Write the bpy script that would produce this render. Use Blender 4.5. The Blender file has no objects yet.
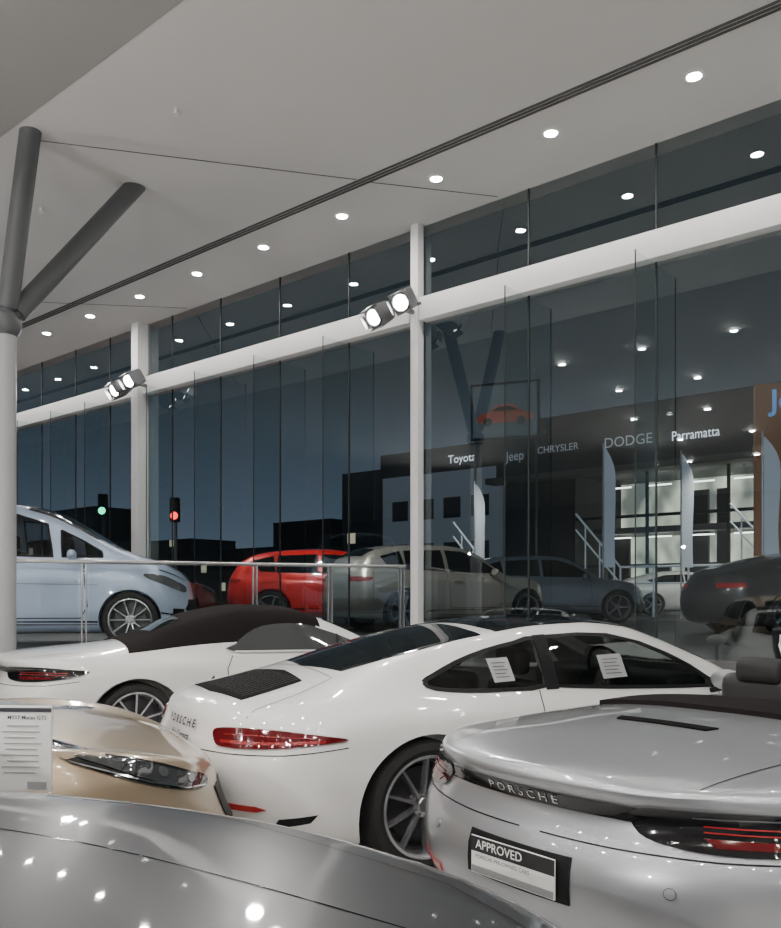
import bpy, bmesh, math, random, copy
import numpy as np
from mathutils import Vector, Matrix, geometry
from mathutils.bvhtree import BVHTree
random.seed(3)
PHI=math.atan2(850,1000); CS,SN=math.cos(PHI),math.sin(PHI)
EYE=1.45; WY=8.48; CZ=6.11; PZ=0.80
def plan(px,d): return (px*CS-d*SN, px*SN+d*CS)
col=bpy.context.scene.collection
# ---------------------------------------------------------------- materials
M={}
def mat(name,base=(.5,.5,.5),rough=.5,metal=0.,coat=0.,emit=None,es=0.,spec=.5,noise=None,alpha=None,coatr=.03):
    if name in M: return M[name]
    m=bpy.data.materials.new(name); m.use_nodes=True
    nt=m.node_tree; b=nt.nodes["Principled BSDF"]
    b.inputs["Base Color"].default_value=(*base,1); b.inputs["Roughness"].default_value=rough
    b.inputs["Metallic"].default_value=metal; b.inputs["Coat Weight"].default_value=coat
    b.inputs["Coat Roughness"].default_value=coatr
    b.inputs["Specular IOR Level"].default_value=spec
    if emit: b.inputs["Emission Color"].default_value=(*emit,1); b.inputs["Emission Strength"].default_value=es
    if noise:
        sc,amt,=noise[:2]
        tc=nt.nodes.new("ShaderNodeTexCoord"); n=nt.nodes.new("ShaderNodeTexNoise"); n.inputs["Scale"].default_value=sc
        nt.links.new(tc.outputs["Object"],n.inputs["Vector"])
        r=nt.nodes.new("ShaderNodeMix"); r.data_type='RGBA'
        r.inputs["A"].default_value=(*[c*(1-amt) for c in base],1); r.inputs["B"].default_value=(*[min(1,c*(1+amt)) for c in base],1)
        nt.links.new(n.outputs["Fac"],r.inputs["Factor"]); nt.links.new(r.outputs["Result"],b.inputs["Base Color"])
    M[name]=m; return m
def glassmat(name,tint,ior=1.5,boost=0.0,rough=0.0,gc=(.92,1,1)):
    if name in M: return M[name]
    m=bpy.data.materials.new(name); m.use_nodes=True; nt=m.node_tree
    for n in list(nt.nodes): nt.nodes.remove(n)
    o=nt.nodes.new("ShaderNodeOutputMaterial"); t=nt.nodes.new("ShaderNodeBsdfTransparent"); g=nt.nodes.new("ShaderNodeBsdfGlossy")
    t.inputs[0].default_value=(*tint,1); g.inputs["Roughness"].default_value=rough; g.inputs[0].default_value=(*gc,1)
    f=nt.nodes.new("ShaderNodeFresnel"); f.inputs[0].default_value=ior
    a=nt.nodes.new("ShaderNodeMath"); a.operation='ADD'; a.use_clamp=True; a.inputs[1].default_value=boost
    x=nt.nodes.new("ShaderNodeMixShader")
    nt.links.new(f.outputs[0],a.inputs[0]); nt.links.new(a.outputs[0],x.inputs[0]); nt.links.new(t.outputs[0],x.inputs[1]); nt.links.new(g.outputs[0],x.inputs[2]); nt.links.new(x.outputs[0],o.inputs[0])
    M[name]=m; return m
WHITE=mat("white_paint",(.82,.81,.79),.35,0,1.0)
SILVER=mat("silver_paint",(.40,.41,.43),.34,.60,1.0,noise=(900,.10))
DSILVER=mat("graphite_paint",(.055,.056,.060),.34,.45,1.0,noise=(900,.2))
GOLD=mat("champagne_paint",(.37,.285,.19),.36,.5,1.0,noise=(900,.12))
BLUE=mat("pale_blue_paint",(.42,.51,.66),.36,.3,1.0)
RED=mat("red_paint_glow",(.80,.02,.02),.35,.1,1.0,emit=(.8,.02,.02),es=.02)  # slight emission lifts the red: light put into the paint
BRONZE=mat("silver_bronze_paint",(.50,.47,.43),.35,.5,1.0)
SLATE=mat("slate_paint",(.24,.28,.35),.35,.5,1.0)
BLACKP=mat("black_paint",(.02,.02,.025),.35,.2,1.0)
BLACK=mat("black_plastic",(.010,.010,.011),.5,spec=.2)
GRILLE=mat("grille_black",(.006,.006,.006),.8,spec=.05)
GLOSSB=mat("gloss_black",(.006,.006,.007),.08,0,.5)
TINT=mat("tinted_glass",(.010,.012,.013),.03,0,0,spec=.6)
SIDEG=mat("roadster_glass",(.055,.06,.062),.03,0,.6,spec=.6)
CARG=glassmat("car_glass",(.58,.62,.62),1.45,.0,0,(1,1,1))
RUBBER=mat("rubber",(.018,.018,.018),.75)
RIM=mat("alloy",(.62,.62,.64),.25,.9)
DRIM=mat("dark_metal",(.12,.12,.13),.35,.9)
INKM=mat("badge_dark",(.015,.015,.017),.5,spec=.1)
CHROME=mat("chrome",(.8,.8,.82),.08,1.0)
STEEL=mat("brushed_steel",(.55,.55,.56),.3,.9)
CLOTH=mat("soft_top_cloth",(.014,.012,.012),.95,spec=.08,noise=(300,.3))
LEATH=mat("black_leather",(.025,.025,.025),.5,spec=.3)
REDL=mat("red_lens",(.10,.003,.005),.08,0,.5)
REDE=mat("red_lens_bright",(.26,.012,.014),.2,0,.4,emit=(1,.05,.05),es=.05)
REDON=mat("tail_lamp_on",(.6,.03,.03),.15,0,1.0,emit=(1,.05,.03),es=3)
CLEARL=mat("headlamp_lens",(.10,.105,.11),.06,.3,1.0)
PAPER=mat("paper",(.82,.82,.80),.6)
INK=mat("ink",(.04,.04,.05),.6)
FRAME=mat("white_powder_coat",(.84,.84,.83),.45)
GREYC=mat("grey_steel_paint",(.11,.115,.12),.45)
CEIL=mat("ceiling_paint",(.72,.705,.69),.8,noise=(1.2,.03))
CEIL2=mat("bulkhead_shade",(.46,.45,.44),.8,noise=(1.2,.03))  # darker than the ceiling paint: the bulkhead's shade is put into the colour
JOINT=mat("joint_dark",(.10,.10,.10),.8)
WALLM=mat("wall_paint",(.26,.26,.265),.8,noise=(.5,.35))
GLASS=glassmat("window_glass",(.56,.63,.65),1.5,.10,0,(.92,1,1))
FING=glassmat("fin_glass",(.80,.86,.86),1.07,.01)
RAILG=glassmat("rail_glass",(.86,.90,.90),1.3,.01)
LAMP=mat("lamp_lens",(1,1,1),.5,emit=(1,.965,.92),es=640)
FLOOD=mat("flood_lens",(1,1,1),.5,emit=(1,.97,.92),es=60)
LITW=mat("sign_white",(.8,.8,.8),.5,emit=(.9,.95,1),es=1.6)
# ---------------------------------------------------------------- mesh helpers
def autosharp(me,ang=35):
    bm=bmesh.new(); bm.from_mesh(me); c=math.radians(ang)
    for f in bm.faces: f.smooth=True
    for e in bm.edges:
        if len(e.link_faces)==2:
            try:
                if e.calc_face_angle()>c: e.smooth=False
            except Exception: pass
    bm.to_mesh(me); bm.free()
def add(name,me,mats,parent=None,sharp=35):
    for m_ in (mats if isinstance(mats,(list,tuple)) else [mats]): me.materials.append(m_)
    if sharp: autosharp(me,sharp)
    o=bpy.data.objects.new(name,me); col.objects.link(o)
    if parent: o.parent=parent
    return o
def info(o,label,cat,group=None,kind=None):
    o["label"]=label; o["category"]=cat
    if group: o["group"]=group
    if kind: o["kind"]=kind
    return o
def struct(o): o["kind"]="structure"; return o
def empty(name,loc=(0,0,0),rz=0):
    o=bpy.data.objects.new(name,None); o.empty_display_size=.2; o.location=loc; o.rotation_euler=(0,0,rz); col.objects.link(o); return o
class MB:
    def __init__(s): s.v=[];s.f=[];s.m=[]
    def addm(s,vs,fs,mi=0,T=None):
        b=len(s.v)
        for v in vs:
            v=Vector(v); s.v.append(T@v if T else v)
        for f in fs: s.f.append([b+i for i in f]); s.m.append(mi)
    def box(s,c,d,mi=0,T=None,bev=0.,seg=2):
        bm=bmesh.new(); bmesh.ops.create_cube(bm,size=1)
        bmesh.ops.scale(bm,vec=d,verts=bm.verts)
        if bev: bmesh.ops.bevel(bm,geom=bm.edges[:],offset=bev,segments=seg,affect='EDGES',profile=.6)
        bm.verts.ensure_lookup_table()
        s.addm([v.co+Vector(c) for v in bm.verts],[[v.index for v in f.verts] for f in bm.faces],mi,T); bm.free()
    def tube(s,p1,p2,r,mi=0,n=16,r2=None,T=None,cap=True):
        p1=Vector(p1);p2=Vector(p2); z=(p2-p1).normalized(); x=z.orthogonal().normalized(); y=z.cross(x)
        r2=r if r2 is None else r2
        vs=[];fs=[]
        for k in range(n):
            a=2*math.pi*k/n; e=x*math.cos(a)+y*math.sin(a); vs+=[p1+e*r,p2+e*r2]
        for k in range(n): a=2*k;b=2*((k+1)%n); fs.append([a,b,b+1,a+1])
        if cap: fs.append([2*k for k in range(n)][::-1]); fs.append([2*k+1 for k in range(n)])
        s.addm(vs,fs,mi,T)
    def path(s,P,r,mi=0,n=12):
        P=[Vector(p) for p in P]; vs=[];fs=[]
        for i,p in enumerate(P):
            t=(P[min(i+1,len(P)-1)]-P[max(i-1,0)]).normalized(); x=t.cross(Vector((1,.01,.02))).normalized(); y=t.cross(x)
            for k in range(n): a=2*math.pi*k/n; vs.append(p+(x*math.cos(a)+y*math.sin(a))*r)
        for i in range(len(P)-1):
            for k in range(n): fs.append([i*n+k,i*n+(k+1)%n,(i+1)*n+(k+1)%n,(i+1)*n+k])
        s.addm(vs,fs,mi)
    def lathe(s,prof,mi=0,n=48,T=None,closed=False):
        vs=[];fs=[];m=len(prof)
        for k in range(n):
            a=2*math.pi*k/n
            for r,y in prof: vs.append((r*math.cos(a),y,r*math.sin(a)))
        for k in range(n):
            k2=(k+1)%n
            for i in range(m if closed else m-1):
                j=(i+1)%m; fs.append([k*m+i,k*m+j,k2*m+j,k2*m+i])
        s.addm(vs,fs,mi,T)
    def mesh(s,name):
        me=bpy.data.meshes.new(name); me.from_pydata([tuple(v) for v in s.v],[],s.f); me.update()
        for p,mi in zip(me.polygons,s.m): p.material_index=mi
        bm=bmesh.new(); bm.from_mesh(me); bmesh.ops.recalc_face_normals(bm,faces=bm.faces); bm.to_mesh(me); bm.free()
        return me
    def obj(s,name,mats,parent=None,sharp=35): return add(name,s.mesh(name),mats,parent,sharp)
def box(name,c,d,m,parent=None,bev=0.,rz=0):
    b=MB(); b.box((0,0,0),d,0,None,bev); o=b.obj(name,m,parent); o.location=c; o.rotation_euler=(0,0,rz); return o
def textgeo(s,size,bold=0.):
    cu=bpy.data.curves.new("t",'FONT'); cu.body=s; cu.size=size; cu.align_x='CENTER'; cu.align_y='CENTER'; cu.resolution_u=3; cu.offset=bold*size
    o=bpy.data.objects.new("t",cu); col.objects.link(o); bpy.context.view_layer.update()
    me=bpy.data.meshes.new_from_object(o.evaluated_get(bpy.context.evaluated_depsgraph_get()))
    vs=[v.co.copy() for v in me.vertices]; fs=[list(p.vertices) for p in me.polygons]
    bpy.data.objects.remove(o); bpy.data.curves.remove(cu); bpy.data.meshes.remove(me); return vs,fs
def text(name,s,size,T,m,parent=None,sx=1.,bold=0.):
    vs,fs=textgeo(s,size,bold); me=bpy.data.meshes.new(name)
    me.from_pydata([tuple(T@Vector((v.x*sx,v.y,0))) for v in vs],[],fs); return add(name,me,m,parent,0)
# ---------------------------------------------------------------- car surface builder
def pchip(tab):
    x=np.array([t[0] for t in tab],float); y=np.array([t[1] for t in tab],float)
    h=np.diff(x); d=np.diff(y)/h; m=np.zeros(len(x)); m[0]=d[0]; m[-1]=d[-1]
    for i in range(1,len(x)-1):
        if d[i-1]*d[i]>0:
            w1=2*h[i]+h[i-1]; w2=h[i]+2*h[i-1]; m[i]=(w1+w2)/(w1/d[i-1]+w2/d[i])
    def f(q):
        q=min(max(q,x[0]),x[-1]); i=min(max(int(np.searchsorted(x,q))-1,0),len(h)-1); t=(q-x[i])/h[i]
        return float((2*t**3-3*t*t+1)*y[i]+(t**3-2*t*t+t)*h[i]*m[i]+(-2*t**3+3*t*t)*y[i+1]+(t**3-t*t)*h[i]*m[i+1])
    return f
SEG=[4,4,6,4,4,4,4,3]
LIDX=[0]
for q in SEG: LIDX.append(LIDX[-1]+q)
def crom(P,seg):
    out=[]; Q=[Vector((P[1].x,-P[1].y,P[1].z))]+P+[Vector((P[-2].x,-P[-2].y,P[-2].z))]
    for i in range(len(P)-1):
        p0,p1,p2,p3=Q[i],Q[i+1],Q[i+2],Q[i+3]
        d1=max((p1-p0).length,1e-5)**.5;d2=max((p2-p1).length,1e-5)**.5;d3=max((p3-p2).length,1e-5)**.5
        t0=0;t1=d1;t2=t1+d2;t3=t2+d3
        for k in range(seg[i]):
            t=t1+(t2-t1)*k/seg[i]
            A1=p0*((t1-t)/(t1-t0))+p1*((t-t0)/(t1-t0)); A2=p1*((t2-t)/(t2-t1))+p2*((t-t1)/(t2-t1)); A3=p2*((t3-t)/(t3-t2))+p3*((t-t2)/(t3-t2))
            B1=A1*((t2-t)/(t2-t0))+A2*((t-t0)/(t2-t0)); B2=A2*((t3-t)/(t3-t1))+A3*((t-t1)/(t3-t1))
            out.append(B1*((t2-t)/(t2-t1))+B2*((t-t1)/(t2-t1)))
    out.append(P[-1].copy()); return out
def smoothpoly(poly,k_=4):
    n=len(poly); q=[]
    for i in range(n):
        p0,p1,p2,p3=[Vector(poly[(i+k)%n]) for k in (-1,0,1,2)]
        for k in range(k_):
            t=k/k_; q.append(tuple(.5*((2*p1)+(p2-p0)*t+(2*p0-5*p1+4*p2-p3)*t*t+(3*p1-p0-3*p2+p3)*t**3)))
    return q
class Car:
    def __init__(s,sp,nmid=84,nth=13):
        s.sp=sp; F={k:pchip(v) for k,v in sp['t'].items()}; s.F=F
        def sect(xs,tap):
            P=[]
            for j in range(9):
                x=xs[j]
                if j==0: y,z=0,F['z0'](x)
                elif j==1: y,z=F['y2'](x)*.58,F['z0'](x)*.72+F['z2'](x)*.28
                elif j<8: y,z=F['y%d'%j](x),F['z%d'%j](x)
                else: y,z=0,F['z7'](x)-.01
                P.append(Vector((x,y*tap,z)))
            R=crom(P,SEG)
            for p in R:
                if tap==0: p.y=0
                p.y=max(p.y,0)
            R[0].y=0;R[-1].y=0
            return R
        xr,xf=sp['xr'],sp['xf']; ar,nr,af,nf=sp['ends']
        rows=[]
        for k in range(nth):
            th=math.pi/2*k/nth; t=math.sin(th)**(2/nr); u=1-math.cos(th)**(2/nr); rows.append(sect([xr[j]+ar*u for j in range(9)],t))
        for k in range(nmid+1):
            q=k/nmid; rows.append(sect([(xr[j]+ar)*(1-q)+(xf[j]-af)*q for j in range(9)],1.))
        for k in range(nth-1,-1,-1):
            th=math.pi/2*k/nth; t=math.sin(th)**(2/nf); u=1-math.cos(th)**(2/nf); rows.append(sect([xf[j]-af*u for j in range(9)],t))
        s.rows=rows; n=len(rows[0])
        vs=[];fs=[]
        for sgn in (1,-1):
            b=len(vs)
            for r in rows: vs+=[(p.x,sgn*p.y,p.z) for p in r]
            for i in range(len(rows)-1):
                for j in range(n-1):
                    q=[b+i*n+j,b+(i+1)*n+j,b+(i+1)*n+j+1,b+i*n+j+1]; fs.append(q if sgn>0 else q[::-1])
        me=bpy.data.meshes.new("body"); me.from_pydata(vs,[],fs)
        bm=bmesh.new(); bm.from_mesh(me); bmesh.ops.remove_doubles(bm,verts=bm.verts,dist=2e-4); bmesh.ops.dissolve_degenerate(bm,edges=bm.edges,dist=1e-5)
        bmesh.ops.recalc_face_normals(bm,faces=bm.faces); s.bvh=BVHTree.FromBMesh(bm); bm.to_mesh(me); bm.free()
        o=bpy.data.objects.new("b",me); me.materials.append(WHITE); me.materials.append(BLACK); col.objects.link(o)
        junk=[o]
        def cut(mb):
            cme=mb.mesh("c"); cme.materials.append(WHITE); cme.materials.append(BLACK)
            c=bpy.data.objects.new("c",cme); col.objects.link(c); junk.append(c)
            md=o.modifiers.new("b",'BOOLEAN'); md.operation='DIFFERENCE'; md.object=c; md.solver='EXACT'
        mb=MB(); R=sp['wr']
        for wx in sp['wx']:
            for sg in (1,-1): mb.tube((wx,sg*.52,R+.005),(wx,sg*1.3,R+.005),R+sp.get('gap',.03),1,56)
        cut(mb)
        if 'cab' in sp:
            x0,x1,zf=sp['cab']; vs=[];fs=[];N=16
            for i in range(N+1):
                x=x0+(x1-x0)*i/N; zr=F['z0'](x)-.035; z2=F['z2'](x)-.03; y2=F['y2'](x)-.02; y3=F['y3'](x)-.035; z3=min(F['z3'](x),z2-.04)
                sec=[(-y3,zf),(-y3,z3),(-y2,z2),(-y2*.5,zr-.005),(y2*.5,zr-.005),(y2,z2),(y3,z3),(y3,zf)]
                vs+=[(x,a,b_) for a,b_ in sec]
            for i in range(N):
                for j in range(8): j2=(j+1)%8; fs.append([i*8+j,i*8+j2,(i+1)*8+j2,(i+1)*8+j])
            fs.append(list(range(8))[::-1]); fs.append([N*8+j for j in range(8)])
            mb=MB(); mb.addm(vs,fs,1); cut(mb)
            mb=MB()
            for P in sp['win']:
                n_=len(P)
                for sg in (1,-1):
                    mb.addm([(p[0],sg*.42,p[1]) for p in P]+[(p[0],sg*1.2,p[1]) for p in P],[list(range(n_)),list(range(n_,2*n_))]+[[i,(i+1)%n_,n_+(i+1)%n_,n_+i] for i in range(n_)],1)
            cut(mb)
            mb=MB()
            for P,z0 in sp['topwin']:
                n_=len(P); mb.addm([(p[0],p[1],z0) for p in P]+[(p[0],p[1],2.2) for p in P],[list(range(n_)),list(range(n_,2*n_))]+[[i,(i+1)%n_,n_+(i+1)%n_,n_+i] for i in range(n_)],1)
            cut(mb)
        bpy.context.view_layer.update()
        s.me=bpy.data.meshes.new_from_object(o.evaluated_get(bpy.context.evaluated_depsgraph_get()))
        for q in junk: bpy.data.objects.remove(q)
        s.me.materials.clear()
        s.root=None; s.paint=None
    def begin(s,paint,px,d,al,z=0.):
        x,y=plan(px,d); s.root=empty("car",(x,y,z),PHI+math.radians(al)); s.paint=paint
        me=s.me.copy(); add("body",me,[paint,BLACK],s.root,30)
        return s.root
    def mapr(s,kind):
        L=s.sp['L']
        if kind in('R','L'):
            g=-1 if kind=='R' else 1
            return lambda u,v:(Vector((u,g*2,v)),Vector((0,-g,0)),-1)
        if kind=='T': return lambda u,v:(Vector((u,v,3)),Vector((0,0,-1)),-1)
        if kind=='rear':
            return lambda u,v:(Vector((.9,0,v)),Vector((-math.cos(math.radians(u)),-math.sin(math.radians(u)),0)),1)
        if kind=='front':
            return lambda u,v:(Vector((L-.9,0,v)),Vector((math.cos(math.radians(u)),-math.sin(math.radians(u)),0)),1)
    def proj(s,mp,u,v,off):
        o,d,sg=mp(u,v); h=s.bvh.ray_cast(o,d)
        if h[0] is None:
            h=s.bvh.find_nearest(o+d*(1 if sg<0 else .9)); 
        return h[0]+d*sg*off, d*sg
    def decal(s,name,poly,kind,m,off=.004,step=.035,smooth=False,parent=None,sc=1.,skirt=True):
        if smooth: poly=smoothpoly(poly)
        ku=sc
        P=[Vector((p[0]*ku,p[1])) for p in poly]; B=[]
        for i in range(len(P)):
            a,b=P[i],P[(i+1)%len(P)]; n=max(1,int((b-a).length/step))
            for k in range(n): B.append(a.lerp(b,k/n))
        nb=len(B)
        def inside(x,y):
            c=False;j=nb-1
            for i in range(nb):
                if (B[i].y>y)!=(B[j].y>y) and x<(B[j].x-B[i].x)*(y-B[i].y)/(B[j].y-B[i].y)+B[i].x: c=not c
                j=i
            return c
        xs=[p.x for p in B]; ys=[p.y for p in B]; pts=list(B)
        gx=min(xs)+step/2
        while gx<max(xs):
            gy=min(ys)+step/2
            while gy<max(ys):
                if inside(gx,gy) and min((Vector((gx,gy))-b).length for b in B)>step*.35: pts.append(Vector((gx,gy)))
                gy+=step
            gx+=step
        r=geometry.delaunay_2d_cdt(pts,[(i,(i+1)%nb) for i in range(nb)],[list(range(nb))],1,1e-6)
        mp=s.mapr(kind); vs=[];ou=[]
        for p in r[0]:
            a,b=s.proj(mp,p.x/ku,p.y,off); vs.append(a); ou.append(b)
        fs=[]
        for f in r[2]:
            f=list(f); nn=(vs[f[1]]-vs[f[0]]).cross(vs[f[2]]-vs[f[0]])
            if nn.dot(ou[f[0]])<0: f=f[::-1]
            fs.append(f)
        if skirt and off>.002:
            cnt={}
            for f in fs:
                for i in range(3):
                    e=(f[i],f[(i+1)%3]); cnt[e]=1
            mpv={}
            for (a,b) in list(cnt):
                if (b,a) not in cnt:
                    for q in (a,b):
                        if q not in mpv: mpv[q]=len(vs); vs.append(vs[q]-ou[q]*(off+.003)); ou.append(ou[q])
                    fs.append([b,a,mpv[a],mpv[b]])
        me=bpy.data.meshes.new(name); me.from_pydata([tuple(v) for v in vs],[],fs)
        return add(name,me,m,parent or s.root,40)
    def line(s,name,pts,kind,w=.006,m=None,off=.0018,sc=1.,parent=None,n=10):
        P=[Vector((p[0]*sc,p[1])) for p in pts]; Q=[]
        for a,b in zip(P[:-1],P[1:]):
            for k in range(n): Q.append(a.lerp(b,k/n))
        Q.append(P[-1]); mp=s.mapr(kind); vs=[];fs=[]
        for i,q in enumerate(Q):
            t=(Q[min(i+1,len(Q)-1)]-Q[max(i-1,0)]).normalized(); nrm=Vector((-t.y,t.x))*w/2
            for e in (q+nrm,q-nrm): vs.append(s.proj(mp,e.x/sc,e.y,off)[0])
        for i in range(len(Q)-1): fs.append([2*i,2*i+1,2*i+3,2*i+2])
        me=bpy.data.meshes.new(name); me.from_pydata([tuple(v) for v in vs],[],fs); return add(name,me,m or BLACK,parent or s.root,0)
    def lettering(s,name,st,size,kind,u0,v0,m,off=.006,sc=1.,flip=1,sx=1.,tilt=0,parent=None,bold=.0):
        vs,fs=textgeo(st,size,bold); mp=s.mapr(kind); o=[]
        for v in vs: o.append(tuple(s.proj(mp,u0+flip*v.x*sx/sc,v0+v.y+tilt*v.x,off)[0]))
        me=bpy.data.meshes.new(name); me.from_pydata(o,[],fs); return add(name,me,m,parent or s.root,0)
    def patch(s,name,x0,x1,j0,j1,m,off=.006):
        R=[r for r in s.rows if x0<=r[0].x<=x1]; a,b=j0,j1
        vs=[];fs=[];c=[]
        for r in R:
            c.append([Vector((p.x,-p.y,p.z)) for p in r[a:b+1]][::-1]+[p.copy() for p in r[a:b+1]][1:])
        w=len(c[0])
        for line in c: vs+=line
        for i in range(len(c)-1):
            for j in range(w-1): fs.append([i*w+j,i*w+j+1,(i+1)*w+j+1,(i+1)*w+j])
        me=bpy.data.meshes.new(name); me.from_pydata([tuple(v) for v in vs],[],fs)
        bm=bmesh.new(); bm.from_mesh(me); bmesh.ops.recalc_face_normals(bm,faces=bm.faces)
        if sum(f.normal.z for f in bm.faces)<0: bmesh.ops.reverse_faces(bm,faces=bm.faces)
        bm.normal_update()
        for v in bm.verts: v.co+=v.normal*off
        bd=[e for e in bm.edges if e.is_boundary]; g=bmesh.ops.extrude_edge_only(bm,edges=bd)
        for v in [q for q in g['geom'] if isinstance(q,bmesh.types.BMVert)]: v.co+=Vector((0,0,-off*1.5))+Vector((0,-v.co.y,0)).normalized()*off*.5
        bm.to_mesh(me); bm.free(); return add(name,me,m,s.root,40)
# ---------------------------------------------------------------- wheels
def wheel_meshes(R,style,rimm):
    w=.125; T=MB(); rr=R*.77
    T.lathe([(rr,-w*.85),(R*.86,-w),(R*.96,-w*.95),(R*.998,-w*.72),(R*.999,0),(R*.998,w*.72),(R*.96,w*.95),(R*.86,w),(rr,w*.85)],0,56)
    t=T.mesh("wheel")
    B=MB(); B.lathe([(rr+.004,-w*.9),(rr-.010,-w*.92),(rr-.022,-w*.80),(rr-.03,w*.2),(rr-.03,w*.8)],0,56)
    n={'ten':5,'five':5,'multi':10}[style]; ro=rr-.02; ri=.045
    for k in range(n):
        a=2*math.pi*k/n
        subs=[0] if style!='ten' else [-.19,.19]
        for da in subs:
            wd_i={'ten':.011,'five':.03,'multi':.012}[style]; wd_o={'ten':.010,'five':.026,'multi':.010}[style]
            Rm=Matrix.Rotation(-(a),4,'Y'); ao=da*1.6; ai=da*.9
            pi=Vector((ri*math.cos(ai),0,ri*math.sin(ai)*2)); po=Vector((ro*math.cos(ao),0,ro*math.sin(ao)))
            dr=(po-pi).normalized(); nn=Vector((-dr.z,0,dr.x)); vs=[]
            for p,wd,yo,th in ((pi,wd_i,-w*.55,.04),(pi.lerp(po,.55),(wd_i+wd_o)/2,-w*.68,.03),(po,wd_o,-w*.78,.035)):
                for sg,dy,sw in ((1,0,.7),(-1,0,.7),(-1,th,1.1),(1,th,1.1)): 
                    v=p+nn*sg*wd*sw; v.y=yo+dy; vs.append(v)
            fs=[]
            for i in range(2):
                for q in range(4): q2=(q+1)%4; fs.append([i*4+q,i*4+q2,i*4+4+q2,i*4+4+q])
            fs+= [[0,1,2,3],[8,9,10,11]]
            B.addm(vs,fs,0,Rm)
    B.lathe([(0.0,-w*.60),(.035,-w*.60),(.04,-w*.55),(.065,-w*.5),(.07,-w*.1)],0,28)
    r=B.mesh("rim"); D=MB(); D.lathe([(.0,0.0),(rr*.72,0.0),(rr*.72,.02),(0,.02)],0,40); 
    D.lathe([(rr-.035,.05),(.0,.06)],0,32)
    d=D.mesh("brake_disc")
    t.materials.append(RUBBER); r.materials.append(rimm); d.materials.append(DRIM)
    for m_ in (t,r,d): autosharp(m_,35)
    return t,r,d
WM={}
def wheels(car,style='ten',rimm=None,turn=0,isc=(1,1,1)):
    rimm=rimm or RIM; key=(car.sp['wr'],style,rimm.name)
    if key not in WM: WM[key]=wheel_meshes(*((car.sp['wr'],style,rimm)))
    t,r,d=WM[key]; sp=car.sp
    for i,wx in enumerate(sp['wx']):
        for sg in (-1,1):
            yy=sg*(sp['wy'][i]-.118)
            o=bpy.data.objects.new("wheel",t); col.objects.link(o); o.parent=car.root; o.location=(wx,yy,sp['wr']); o.rotation_euler=(0,0,(0 if sg<0 else math.pi)+(turn if i else 0)); o.scale=isc
            for nm,m_ in (("rim",r),("brake_disc",d)):
                c=bpy.data.objects.new(nm,m_); col.objects.link(c); c.parent=o
def mirrors(car,x,y,z,m):
    for sg in (-1,1):
        bm=bmesh.new(); bmesh.ops.create_uvsphere(bm,u_segments=20,v_segments=12,radius=1)
        for v in bm.verts:
            v.co=Vector((v.co.x*.075 if v.co.x>0 else v.co.x*.035, v.co.y*.115, v.co.z*.068))
        me=bpy.data.meshes.new("door_mirror"); bm.to_mesh(me); bm.free()
        o=add("door_mirror",me,m,car.root,60); o.location=(x,sg*(y+.09),z)
        b=MB(); b.tube((0,-sg*.16,-.06),(0,-sg*.02,-.02),.018,0,10); b.obj("mirror_arm",BLACK,o)
def cabin(car,seatx,seaty,zb,zt,dashx,dashz,wy,wz,rows=1,wr=1.):
    r=car.root
    for k in range(rows):
        for sg in (1,-1):
            x=seatx-.85*k
            s_=MB(); s_.box((x,sg*seaty,(zb+zt-.2)/2),(.16,.46,zt-.2-zb),0,Matrix.Identity(4),.06,3); s_.box((x-.04,sg*seaty,zt-.08),(.10,.25,.17),0,None,.045,3); s_.box((x+.28,sg*seaty,zb+.08),(.5,.48,.16),0,None,.05,3); s_.obj("seat",LEATH,r,50)
    b=MB(); b.box((dashx,0,dashz-.12),(.35,1.34,.24),0,None,.06,3); b.obj("dashboard",LEATH,r,50)
    b=MB(); T=Matrix.Translation((dashx-.36,wy,wz))@Matrix.Rotation(math.pi/2,4,'Z')@Matrix.Rotation(-.35,4,'X')
    b.lathe([(.175,0),(.19,.014),(.175,.028),(.162,.014)],0,30,T,True); b.tube((0,.01,0),(0,.10,0),.05,0,12,None,T); b.box((0,.014,0),(.34,.012,.035),0,T); b.box((0,.014,-.08),(.035,.012,.16),0,T); b.obj("steering_wheel",LEATH,r,60)
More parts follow.
